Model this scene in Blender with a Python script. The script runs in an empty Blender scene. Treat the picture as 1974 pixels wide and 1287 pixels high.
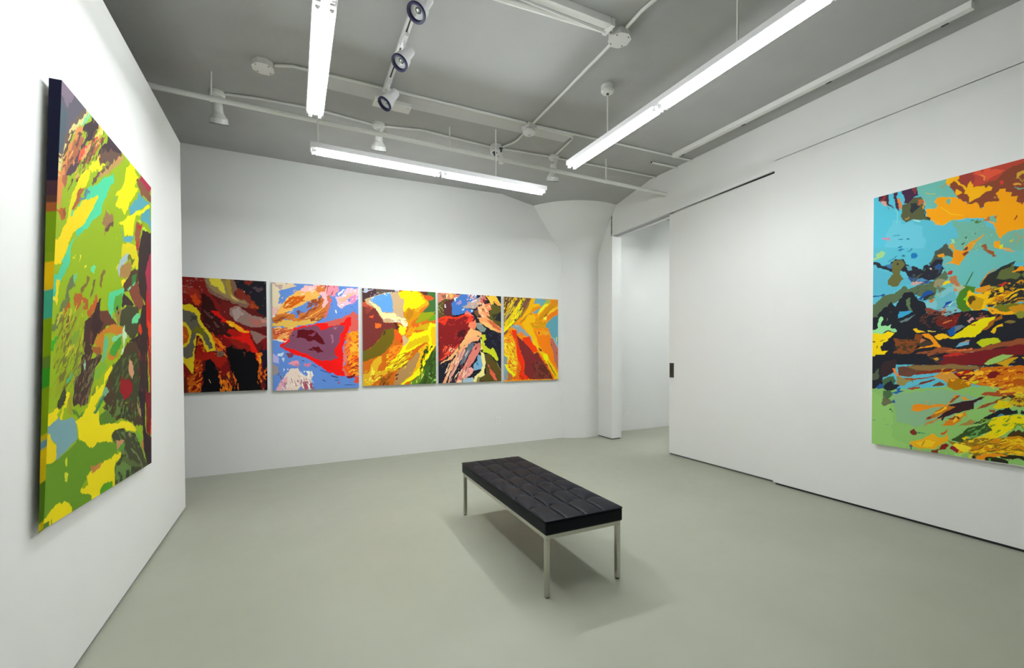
import bpy, bmesh, math, random
import numpy as np
from mathutils import Matrix, Vector

# ------------------------------------------------------------------ camera, world, exposure
SC = bpy.context.scene
COL = SC.collection
W, H = 1974, 1287
cam_data = bpy.data.cameras.new('camera')
cam = bpy.data.objects.new('camera', cam_data); COL.objects.link(cam)
cam_data.sensor_width = 36.0
cam_data.lens = 836.43 / W * 36.0
cam_data.shift_x = (W / 2 - 973.8) / W
cam_data.shift_y = (689.16 - H / 2) / W
cam_data.clip_start = .05
rx, rd, rf = (.8989, -.4382, -.0040), (-.0103, -.0120, -.9999), (.4381, .8988, -.0153)
cam.matrix_world = Matrix(((rx[0], -rd[0], -rf[0], 0), (rx[1], -rd[1], -rf[1], 0), (rx[2], -rd[2], -rf[2], 1.5), (0, 0, 0, 1)))
SC.camera = cam
world = bpy.data.worlds.new('world'); SC.world = world
world.use_nodes = True
world.node_tree.nodes['Background'].inputs[0].default_value = (.9, .95, 1, 1)
world.node_tree.nodes['Background'].inputs[1].default_value = .15
SC.view_settings.view_transform = 'Standard'
SC.view_settings.look = 'None'
SC.view_settings.exposure = 2.88
SC.view_settings.gamma = 1.0
SC.view_settings.use_curve_mapping = False
TUBE = 13.0            # brightness of the fluorescent tubes
ART_GAIN = 1.0
try:
    SC.cycles.use_denoising = True
    SC.cycles.max_bounces = 10
    SC.cycles.diffuse_bounces = 8
    SC.cycles.sample_clamp_indirect = 6
except Exception:
    pass

# ------------------------------------------------------------------ materials
def srgb(h):
    v = [int(h[i:i + 2], 16) / 255 for i in (0, 2, 4)]
    return tuple(c / 12.92 if c <= .04045 else ((c + .055) / 1.055) ** 2.4 for c in v)

def mat(name, col, rough=.6, metal=0.0, spec=.5, noise=None, bump=None, coat=0.0):
    """Principled material; noise = (scale, strength) mottles the colour, bump = (scale, strength, distance)."""
    m = bpy.data.materials.new(name); m.use_nodes = True
    nt = m.node_tree; b = nt.nodes['Principled BSDF']
    b.inputs['Base Color'].default_value = (*col, 1)
    b.inputs['Roughness'].default_value = rough
    b.inputs['Metallic'].default_value = metal
    b.inputs['Specular IOR Level'].default_value = spec
    b.inputs['Coat Weight'].default_value = coat
    tc = nt.nodes.new('ShaderNodeTexCoord')
    if noise:
        n = nt.nodes.new('ShaderNodeTexNoise'); n.inputs['Scale'].default_value = noise[0]; n.inputs['Detail'].default_value = 5
        nt.links.new(tc.outputs['Object'], n.inputs['Vector'])
        r = nt.nodes.new('ShaderNodeValToRGB')
        r.color_ramp.elements[0].position = .3; r.color_ramp.elements[1].position = .7
        s = noise[1]
        r.color_ramp.elements[0].color = (*[c * (1 - s) for c in col], 1)
        r.color_ramp.elements[1].color = (*[min(1, c * (1 + s)) for c in col], 1)
        nt.links.new(n.outputs['Fac'], r.inputs['Fac']); nt.links.new(r.outputs['Color'], b.inputs['Base Color'])
    if bump:
        n = nt.nodes.new('ShaderNodeTexNoise'); n.inputs['Scale'].default_value = bump[0]; n.inputs['Detail'].default_value = 6
        nt.links.new(tc.outputs['Object'], n.inputs['Vector'])
        k = nt.nodes.new('ShaderNodeBump'); k.inputs['Strength'].default_value = bump[1]; k.inputs['Distance'].default_value = bump[2]
        nt.links.new(n.outputs['Fac'], k.inputs['Height']); nt.links.new(k.outputs['Normal'], b.inputs['Normal'])
    return m

def emit(name, col, s):
    m = bpy.data.materials.new(name); m.use_nodes = True
    nt = m.node_tree; nt.nodes.remove(nt.nodes['Principled BSDF'])
    e = nt.nodes.new('ShaderNodeEmission'); e.inputs[0].default_value = (*col, 1); e.inputs[1].default_value = s
    nt.links.new(e.outputs[0], nt.nodes['Material Output'].inputs[0])
    return m

M_WALL = mat('white_wall_paint', (.745, .75, .735), .62, spec=.3, noise=(1.6, .012), bump=(9, .06, .01))
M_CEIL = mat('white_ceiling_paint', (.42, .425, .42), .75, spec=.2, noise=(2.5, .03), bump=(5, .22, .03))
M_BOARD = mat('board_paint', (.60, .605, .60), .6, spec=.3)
M_GAP_SHADE = mat('door_gap_shade', (.13, .13, .12), .7)  # dark grey that stands in for shade under the sliding door
M_DOOR = mat('door_paint', (.745, .75, .735), .5, spec=.4)
M_PIPE = mat('painted_pipe', (.74, .745, .72), .5, spec=.4)
M_FIX = mat('fixture_enamel', (.82, .82, .84), .4)
M_PLASTIC = mat('white_plastic', (.78, .775, .76), .4)
M_DARK = mat('dark_gap', (.02, .02, .025), .8)
M_NAVY = mat('navy_lamp_rim', (.012, .012, .07), .35)
M_SLOT = mat('track_slot', (.06, .06, .075), .6)
M_STEEL = mat('brushed_steel', (.60, .575, .52), .27, metal=1.0, noise=(60, .05))
M_GREYMETAL = mat('grey_track_metal', (.42, .40, .46), .5, metal=.2)
M_BRONZE = mat('dark_bronze', (.075, .07, .055), .4, metal=.6)
M_BRONZE_IN = mat('dark_bronze_recess', (.03, .03, .022), .55, metal=.3)
M_LEATHER = mat('black_leather', (.0022, .0036, .0085), .46, spec=.17, bump=(220, .12, .002))
M_RUBBER = mat('black_rubber', (.02, .02, .02), .7)
M_REFLECT = mat('lamp_reflector', (.75, .77, .78), .16, metal=.9)
M_LENS = mat('lamp_lens', (.62, .64, .65), .12, spec=.8, coat=.6, bump=(90, .4, .004))
M_LENSPOT = mat('lamp_lens_centre', (.10, .11, .10), .2)
M_CANVAS_EDGE = mat('canvas_edge', (.66, .66, .63), .7)
M_TUBE = emit('tube_glow', (.955, .99, 1), TUBE)
M_TUBE_B = emit('tube_glow_back', (.955, .99, 1), TUBE * 1.42)
M_TUBE_L = emit('tube_glow_left', (.955, .99, 1), TUBE * .73)
M_BACKROOM = emit('tube_glow_next_room', (.96, 1, 1), 14.0)

def floor_mat():
    m = mat('grey_painted_concrete', srgb('a5a798'), .33, spec=.5)
    nt = m.node_tree; b = nt.nodes['Principled BSDF']; tc = nt.nodes.new('ShaderNodeTexCoord')
    n1 = nt.nodes.new('ShaderNodeTexNoise'); n1.inputs['Scale'].default_value = 1.1; n1.inputs['Detail'].default_value = 6
    n2 = nt.nodes.new('ShaderNodeTexNoise'); n2.inputs['Scale'].default_value = 7.5; n2.inputs['Detail'].default_value = 3
    nt.links.new(tc.outputs['Object'], n1.inputs['Vector']); nt.links.new(tc.outputs['Object'], n2.inputs['Vector'])
    r = nt.nodes.new('ShaderNodeValToRGB')
    c = FLOOR
    r.color_ramp.elements[0].position = .3; r.color_ramp.elements[0].color = (c[0] * .95, c[1] * .95, c[2] * .94, 1)
    r.color_ramp.elements[1].position = .7; r.color_ramp.elements[1].color = (c[0] * 1.04, c[1] * 1.04, c[2] * 1.04, 1)
    nt.links.new(n1.outputs['Fac'], r.inputs['Fac'])
    # small dark scuffs and specks worn into the paint
    v = nt.nodes.new('ShaderNodeTexVoronoi'); v.inputs['Scale'].default_value = 1.9
    mp = nt.nodes.new('ShaderNodeMapping'); mp.inputs['Scale'].default_value = (1.0, .45, 1); mp.inputs['Rotation'].default_value = (0, 0, .5)
    nt.links.new(tc.outputs['Object'], mp.inputs['Vector']); nt.links.new(mp.outputs['Vector'], v.inputs['Vector'])
    s = nt.nodes.new('ShaderNodeValToRGB')
    s.color_ramp.elements[0].position = .012; s.color_ramp.elements[0].color = (1, 1, 1, 1)
    s.color_ramp.elements[1].position = .02; s.color_ramp.elements[1].color = (0, 0, 0, 1)
    nt.links.new(v.outputs['Distance'], s.inputs['Fac'])
    mx = nt.nodes.new('ShaderNodeMix'); mx.data_type = 'RGBA'
    ml = nt.nodes.new('ShaderNodeMath'); ml.operation = 'MULTIPLY'; ml.inputs[1].default_value = .6
    nt.links.new(s.outputs['Color'], ml.inputs[0])
    nt.links.new(ml.outputs[0], mx.inputs['Factor'])
    nt.links.new(r.outputs['Color'], mx.inputs[6]); mx.inputs[7].default_value = (.05, .05, .045, 1)
    nt.links.new(mx.outputs[2], b.inputs['Base Color'])
    rr = nt.nodes.new('ShaderNodeMapRange'); rr.inputs['To Min'].default_value = .36; rr.inputs['To Max'].default_value = .50
    nt.links.new(n2.outputs['Fac'], rr.inputs['Value']); nt.links.new(rr.outputs['Result'], b.inputs['Roughness'])
    k = nt.nodes.new('ShaderNodeBump'); k.inputs['Strength'].default_value = .12; k.inputs['Distance'].default_value = .01
    nt.links.new(n2.outputs['Fac'], k.inputs['Height']); nt.links.new(k.outputs['Normal'], b.inputs['Normal'])
    return m
FLOOR = (.325, .34, .27)
M_FLOOR = floor_mat()

# ------------------------------------------------------------------ mesh helpers
class MB:
    """Collects boxes, prisms, tubes and lathes; build() links them as ONE mesh object."""
    def __init__(s): s.v = []; s.f = []; s.sm = []
    def add(s, vs, fs, smooth=False):
        o = len(s.v); s.v += [tuple(v) for v in vs]
        s.f += [tuple(i + o for i in f) for f in fs]; s.sm += [smooth] * len(fs); return s
    def box(s, x0, x1, y0, y1, z0, z1, rot=0.0, c=None):
        vs = [(x, y, z) for x in (x0, x1) for y in (y0, y1) for z in (z0, z1)]
        if rot:
            cx, cy = c or ((x0 + x1) / 2, (y0 + y1) / 2); a, b = math.cos(rot), math.sin(rot)
            vs = [(cx + (x - cx) * a - (y - cy) * b, cy + (x - cx) * b + (y - cy) * a, z) for x, y, z in vs]
        return s.add(vs, [(0, 1, 3, 2), (4, 6, 7, 5), (0, 4, 5, 1), (2, 3, 7, 6), (0, 2, 6, 4), (1, 5, 7, 3)])
    def hexa(s, vs):   # eight corners: four of one end in order, then the four of the other end
        return s.add(vs, [(0, 1, 2, 3), (7, 6, 5, 4), (0, 4, 5, 1), (1, 5, 6, 2), (2, 6, 7, 3), (3, 7, 4, 0)])
    def tube(s, pts, r, n=12, cap=True):
        P = [Vector(p) for p in pts]; rings = []
        up = None
        for i, p in enumerate(P):
            d = (P[min(i + 1, len(P) - 1)] - P[max(i - 1, 0)]).normalized()
            if up is None: up = Vector((0, 0, 1)) if abs(d.z) < .9 else Vector((1, 0, 0))
            a = d.cross(up).normalized(); b = a.cross(d).normalized(); up = b
            rr = r[i] if isinstance(r, (list, tuple)) else r
            rings.append([p + a * (rr * math.cos(2 * math.pi * k / n)) + b * (rr * math.sin(2 * math.pi * k / n)) for k in range(n)])
        vs = [v for R_ in rings for v in R_]
        fs = [(i * n + k, i * n + (k + 1) % n, (i + 1) * n + (k + 1) % n, (i + 1) * n + k) for i in range(len(P) - 1) for k in range(n)]
        s.add(vs, fs, True)
        if cap:
            s.add(rings[0], [tuple(range(n))[::-1]]); s.add(rings[-1], [tuple(range(n))])
        return s
    def lathe(s, o, axis, prof, n=24, caps=(True, True)):
        """prof = [(distance along axis, radius)...] from point o."""
        o = Vector(o); d = Vector(axis).normalized()
        return s.tube2([(o + d * t, r) for t, r in prof], d, n, caps)
    def tube2(s, pr, d, n, caps):
        up = Vector((0, 0, 1)) if abs(d.z) < .9 else Vector((1, 0, 0))
        a = d.cross(up).normalized(); b = a.cross(d).normalized()
        rings = [[p + a * (r * math.cos(2 * math.pi * k / n)) + b * (r * math.sin(2 * math.pi * k / n)) for k in range(n)] for p, r in pr]
        for i in range(len(rings) - 1):       # rings are not shared: crisp shoulders
            s.add(rings[i] + rings[i + 1], [(k, (k + 1) % n, n + (k + 1) % n, n + k) for k in range(n)], True)
        if caps[0]: s.add(rings[0], [tuple(range(n))[::-1]])
        if caps[1]: s.add(rings[-1], [tuple(range(n))])
        return s
    def build(s, name, m, parent=None, bevel=0.0, origin=None):
        me = bpy.data.meshes.new(name)
        o = Vector(origin) if origin is not None else Vector((0, 0, 0))
        a = parent if origin is None else None
        while a is not None: o = o + a.location; a = a.parent
        me.from_pydata([tuple(Vector(v) - o) for v in s.v], [], s.f)
        bm = bmesh.new(); bm.from_mesh(me)
        for f, k in zip(bm.faces, s.sm): f.smooth = k
        bmesh.ops.recalc_face_normals(bm, faces=bm.faces)
        if bevel:
            es = [e for e in bm.edges if e.is_manifold and e.calc_face_angle(0) > .5]
            bmesh.ops.bevel(bm, geom=es, offset=bevel, segments=2, affect='EDGES', profile=.6)
        bm.to_mesh(me); bm.free()
        me.materials.append(m)
        ob = bpy.data.objects.new(name, me); COL.objects.link(ob)
        if parent is not None: ob.parent = parent
        elif origin is not None: ob.location = o
        return ob

def struct(o, label=None):
    o['kind'] = 'structure'
    if label: o['label'] = label
    return o
def tag(o, label, cat, group=None):
    o['label'] = label; o['category'] = cat
    if group: o['group'] = group
    return o
def thing(name, label, cat, loc, group=None, rz=0.0):
    o = bpy.data.objects.new(name, None); COL.objects.link(o)
    o.location = loc; o.rotation_euler = (0, 0, rz); o.empty_display_size = .1
    return tag(o, label, cat, group)

# ------------------------------------------------------------------ the paintings' paint areas, in canvas units (thousandths of the width)
ART = {
'p1': '''B; 90 21 18
P; 124 26 21; 140 -6 390 -6 419 142 518 305 628 458 418 416 273 304 141 309; 20
P; 150 42 28; 150 99 273 115 341 206 293 256 216 201 150 192; 20
N; 142 90 78; 159 4 351 -9 351 170 159 180; 28.78 5.33 9.59 .72 3
P; 200 66 12; 245 193 302 196 336 265 326 301 283 315 245 246; 30
P; 28 26 34; 652 -6 1013 -5 1005 447 899 376 848 242 744 155 682 91; 20
P; 122 42 28; 788 7 862 7 829 57 787 60; 30
P; 122 42 28; 672 67 755 136 837 243 889 339 794 331 732 247 661 202; 40
P; 74 58 64; 861 80 936 63 968 111 903 134; 30
P; 160 60 20; 815 293 890 284 900 333 846 353; 30
P; 125 90 74; 361 -4 390 108 439 183 538 232 609 259 690 304 794 337 831 280 774 233 701 237 661 178 692 115 668 -1; 15
P; 143 122 78; 395 -3 420 106 489 165 569 197 650 257 784 288 795 257 696 237 630 149 621 2; 15
P; 214 197 58; 425 0 435 81 494 104 521 143 589 187 575 121 560 74 545 -1; 15
P; 160 138 42; 581 1 590 84 610 168 681 256 640 160 632 5; 10
P; 216 176 96; 620 180 681 225 712 261 650 233; 10
P; 106 26 24; 548 256 711 309 856 414 994 460 992 559 790 611 647 565 517 425; 20
P; 141 112 104; 619 337 711 309 762 369 866 433 1005 453 1004 540 896 567 791 544 688 498 618 410; 15
P; 165 143 134; 649 360 716 321 751 393 689 480 638 409; 20
P; 168 101 90; 824 452 962 467 982 510 896 555 833 513; 20
P; 184 131 110; 930 449 1000 460 999 509 950 498; 20
P; 53 18 16; 356 181 429 237 517 413 587 530 687 612 656 673 526 674 427 628 369 500 331 360; 20
N; 94 58 56; 360 359 567 399 566 614 389 617; 39.29 34.55 15.13 .66 5
P; 212 20 8; 419 369 507 389 587 483 708 552 811 599 852 719 892 840 927 973 940 1094 903 1105 859 924 788 816 685 803 605 732 565 673 728 672 688 576 567 507 487 438; 20
P; 168 20 12; 606 566 708 612 748 660 646 673 586 626; 20
P; 140 26 16; 585 685 727 720 809 756 746 839 645 780; 20
P; 240 160 16; 577 497 648 503 729 564 822 611 780 633 687 594 617 536; 20
P; 248 192 32; 597 509 647 515 673 550 627 542; 20
P; 142 36 32; 827 592 1001 657 1005 755 957 731 882 768 842 671; 20
P; 141 106 98; 827 598 895 634 991 664 936 719 893 768 862 707; 15
P; 122 14 16; 506 639 605 720 645 803 564 897 505 850 466 733; 20
P; 156 26 12; 321 710 378 837 505 885 584 921 612 1038 562 1095 504 1024 465 965 417 918 340 963 283 1030 245 1120 264 962 302 802; 30
P; 208 80 16; 418 628 486 686 555 780 524 850 485 780 437 710; 30
N; 232 120 18; 418 663 555 709 584 921 456 873; 29.36 35.15 10.74 .6 7
P; 192 90 16; 143 1072 255 1109 330 1100 348 1304 144 1322; 20
P; 176 58 12; 245 962 330 963 349 1168 264 1120; 30
N; 122 20 14; 143 994 349 963 358 1332 144 1322; 24.25 -21.63 16.38 .55 9
N; 232 128 18; 162 994 349 963 358 1332 162 1323; 24.3 -21.65 12.3 .66 10
P; 90 32 20; 153 1128 208 1141 218 1314 153 1317; 30
P; 216 192 28; 148 309 226 303 293 344 336 407 326 478 365 559 423 640 471 756 483 844 388 855 352 768 326 670 297 670 281 802 275 917 255 1114 208 1034 150 949; 12
P; 95 90 76; 149 367 216 388 283 415 314 525 345 594 403 675 451 803 409 835 374 733 331 643 297 639 271 733 278 802 255 905 198 929 150 887; 12
P; 111 106 20; 292 548 350 594 398 675 379 687 321 629 254 641; 20
P; 68 66 58; 235 433 283 420 293 467 254 491; 30
P; 216 192 28; 149 499 207 521 247 642 217 757 150 813; 12
P; 178 80 14; 149 545 198 573 228 665 198 745 150 785; 12
P; 208 106 20; 151 586 179 597 189 665 156 711; 30
P; 200 96 14; 292 733 313 676 335 756 378 849 330 848; 30
P; 138 22 14; 307 779 340 802 388 918 340 894; 30
P; 111 90 72; 475 838 534 850 554 897 504 902; 30
P; 12 11 16; 378 964 436 930 484 1058 522 1197 521 1329 334 1320 354 1134; 20
P; 11 10 14; 574 797 645 768 695 839 746 816 808 828 860 852 900 961 919 1105 921 1343 680 1331 641 1155 603 991 584 885; 20
P; 11 10 14; 502 1254 927 1272 926 1355 330 1325; 20
P; 138 22 14; 726 780 809 756 829 828 777 852; 30
P; 106 42 36; 741 851 767 851 761 923; 20
P; 28 18 38; 940 804 1006 719 1005 1323 973 1322 952 1034; 20
P; 122 16 18; 936 719 1006 706 1003 853 966 829; 30
P; 224 106 16; 891 876 928 877 947 998 921 1021; 20
P; 248 176 24; 903 901 922 901 940 986 926 1003; 15
N; 216 104 14; 513 1082 627 1085 625 1317 512 1312; 9.52 46.51 12.81 .5 11
N; 240 160 32; 513 1105 627 1108 625 1305 512 1300; 7.55 46.43 9.6 .66 12
P; 122 16 16; 568 967 603 1003 602 1096 523 1128; 30
N; 216 104 14; 642 1097 708 1099 705 1321 640 1318; 5.56 46.78 9.74 .66 13
N; 208 96 16; 900 973 985 974 979 1322 895 1318; 7.63 48.05 15.71 .55 14
S; 216 176 112; 408 1170 425 1217; 5.23
D; 216 200 168; 249 43 302 20 331 105 474 185 529 209 509 171 193 258 706 25 839 137 959 293 986 20 570 385 977 205; 5.55
D; 232 220 192; 770 137; 10.24''',
'p2': '''B; 93 134 204
P; 216 200 168; -8 -2 151 -3 140 65 69 103 78 180 67 248 107 268 65 359 44 416 4 473 -15 451; 20
P; 184 154 152; 11 18 81 8 130 32 80 58 31 50; 30
P; 216 192 152; 131 4 212 4 263 34 191 61 140 76; 20
P; 224 176 168; -3 284 56 293 66 337 15 394 -4 384; 30
N; 184 120 106; -2 251 77 247 74 448 -6 451; 19.98 -9.74 8.4 .68 21
P; 216 176 80; -16 495 104 447 277 453 393 391 522 340 610 313 587 384 456 482 276 510 224 568 102 537 3 539; 15
P; 200 112 44; 45 371 126 345 206 387 373 346 502 260 547 153 570 12 636 -4 656 147 632 312 565 420 435 425 277 453 104 447 4 473; 15
P; 240 176 80; 45 393 76 325 127 244 189 162 283 83 366 72 430 33 515 74 547 124 503 190 427 229 332 268 259 294 187 332 125 368; 15
P; 204 92 12; 101 296 137 244 199 168 271 146 365 150 333 200 280 259 208 291 146 313; 15
P; 93 134 204; 207 325 280 282 374 243 396 208 428 217 406 276 341 336 279 350 278 430 247 420 237 363; 20
P; 154 74 36; 278 430 373 358 459 274 525 178 547 147 535 223 480 307 393 380 319 440; 20
P; 122 74 80; 396 219 481 203 448 274 395 277; 30
P; 122 74 80; 248 352 310 338 352 359 289 384; 30
P; 176 96 36; 4 467 74 403 176 388 114 447 43 482; 20
P; 138 58 32; 14 467 94 419 160 400 74 459; 20
N; 154 68 32; 313 167 635 101 608 454 350 462; 43.32 -29.72 11.14 .66 22
N; 240 192 112; 50 93 526 62 521 433 44 449; 37.61 -22.3 9.76 .74 23
S; 138 58 28; 435 448 521 445 598 384; 11.22
S; 232 176 72; 425 390 523 329 578 280; 10.08
P; 240 184 180; 325 52 399 24 484 -11 570 1 526 38 440 67 355 96 293 83; 15
P; 216 120 56; 505 5 592 5 569 105 526 108 483 64; 15
P; 242 180 188; 526 96 591 75 625 8 680 -1 612 138 622 207 577 291 550 292 579 186; 15
P; 208 106 96; 623 172 678 157 666 252 632 336 608 442 587 373 632 289; 20
P; 232 140 156; 614 3 747 -6 758 58 701 132 668 111 623 125; 20
N; 176 74 64; 592 -1 747 -6 723 119 591 127; -16.04 43.24 9.12 .6 24
N; 246 212 212; 315 -4 592 -13 591 127 313 144; 32.24 -18.24 8.86 .7 241
P; 240 184 200; 723 131 791 139 825 78 849 28 906 13 994 19 986 152 927 215 869 230 789 282 755 259; 12
P; 240 176 140; 768 176 848 112 976 44 905 120 813 197 789 258; 20
P; 220 134 184; 882 146 975 104 974 177 904 228; 20
P; 93 134 204; 859 171 928 143 881 206; 20
N; 248 236 228; 724 72 994 7 992 200 744 260; 34.75 -30.66 10.53 .7 25
D; 44 74 160; 927 263 950 292 910 258 968 237 845 339 783 341 677 240 950 310; 9.39
P; 240 224 200; 701 307 715 309 720 356 704 362; 20
S; 106 134 184; 347 347 395 254; 10.99
P; 204 90 80; 434 505 608 454 765 413 880 361 938 323 990 357 1000 515 970 588 900 589 674 523 520 526 391 530; 15
P; 200 96 44; -17 551 102 537 234 556 213 625 171 693 70 694 1 673; 15
P; 224 154 80; 30 695 101 627 152 626 181 693 120 716; 20
P; 184 68 42; 2 584 142 581 101 627 11 628; 20
N; 232 192 128; 13 539 224 534 201 716 20 717; 34.45 -11.82 9.58 .7 26
P; 216 48 16; 100 683 212 693 180 739 109 728; 20
P; 244 216 192; 10 684 90 705 211 716 140 728 59 722; 15
P; 232 20 16; 235 545 328 520 477 493 564 479 630 477 618 524 741 497 833 447 856 398 920 390 913 481 877 566 853 686 806 783 816 903 803 1047 848 1144 779 1154 622 1102 513 1017 407 934 271 875 139 807 69 762 181 682; 15
P; 124 72 96; 244 567 370 530 477 510 531 526 530 573 607 559 629 524 719 510 832 501 820 567 774 627 761 711 704 807 714 878 747 914 668 949 558 959 471 923 365 864 231 807 109 773 181 716 182 637; 12
P; 232 20 16; 520 509 608 477 629 547 563 572; 20
P; 90 12 20; 270 578 349 559 444 563 497 597 561 678 588 742 528 742 464 690 410 714 347 669 264 658; 12
P; 124 72 96; 390 622 487 597 454 644; 30
P; 152 32 74; 390 622 497 603 475 632; 30
P; 90 12 20; 441 783 516 783 581 842 516 842 430 807; 12
P; 90 12 20; 388 795 441 795 462 830 398 812; 20
P; 58 16 24; 202 631 243 636 233 649; 20
P; 160 108 136; 639 618 673 617 688 712 671 730 661 653; 20
P; 160 108 136; 701 540 741 533 729 559; 30
P; 124 60 80; 138 852 199 852 240 886 178 909; 20
P; 238 122 48; 854 614 1006 563 1001 953 872 988 816 927 840 758; 15
P; 248 154 16; 888 596 958 576 1005 612 1002 929 931 928 873 976 897 855 875 758 934 710; 15
P; 252 176 48; 875 734 1004 733 1003 831 897 855; 20
N; 216 96 32; 831 591 1005 587 999 1222 814 1047; 28.13 -19.24 14.24 .66 27
P; 216 112 96; 817 783 873 927 803 1035 894 1158 836 1144 802 1071; 15
P; 232 84 24; 803 1023 943 904 1002 880 999 1161 870 1169; 15
N; 252 160 32; 850 903 1002 880 999 1161 871 1157; 30.56 -16.45 14.3 .52 28
N; 176 48 32; 850 903 1002 880 999 1210 871 1157; 30.56 -16.42 11.92 .68 29
P; 122 26 32; 836 1156 952 1141 964 1178 870 1181; 20
P; 216 74 48; 940 1171 999 1161 998 1247 951 1251; 20
P; 208 58 56; 755 1226 766 1262 746 1261; 20
S; 52 68 122; 655 1145 744 1171; 16.21
S; 52 68 122; 438 998 491 1034; 10.09
S; 52 68 122; 322 945 343 956; 9.91
S; 52 68 122; 555 1189 593 1214; 10.26
S; 52 68 122; 699 1206 755 1202; 8.14
S; 52 68 122; 812 1270 963 1270; 8.32
S; 44 58 128; 524 1064 655 1115; 9.13
P; 224 144 160; 167 965 229 932 275 938 280 990 217 1012; 20
P; 200 128 144; 217 1012 290 1002 279 1047; 30
P; 216 120 144; 343 979 406 975 416 1015 363 1020; 30
P; 228 208 192; 149 1101 206 1046 268 1047 299 1117 361 1142 426 1074 458 1133 425 1179 445 1296 360 1223 275 1300 111 1299 40 1290 92 1202; 12
P; 224 170 180; 82 1179 164 1124 152 1238 182 1298 30 1295; 15
P; 160 74 88; 318 1221 424 1214 445 1302 338 1297; 20
N; 176 128 140; 115 1044 426 1074 445 1302 50 1290; 9.7 46.26 10.92 .64 30
N; 251 244 228; 115 1044 448 1074 445 1302 111 1293; 14.02 39.59 13.14 .62 31
P; 200 212 224; 57 863 118 840 107 897 67 896; 20
P; 200 212 224; 101 925 137 925 121 970; 20
P; 176 168 216; -7 851 66 919 60 975 -4 941; 20
P; 154 138 136; -14 985 65 1020 53 1099 -7 1142; 20
P; 72 88 138; 63 1099 103 1157 92 1190; 20''',
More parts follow.
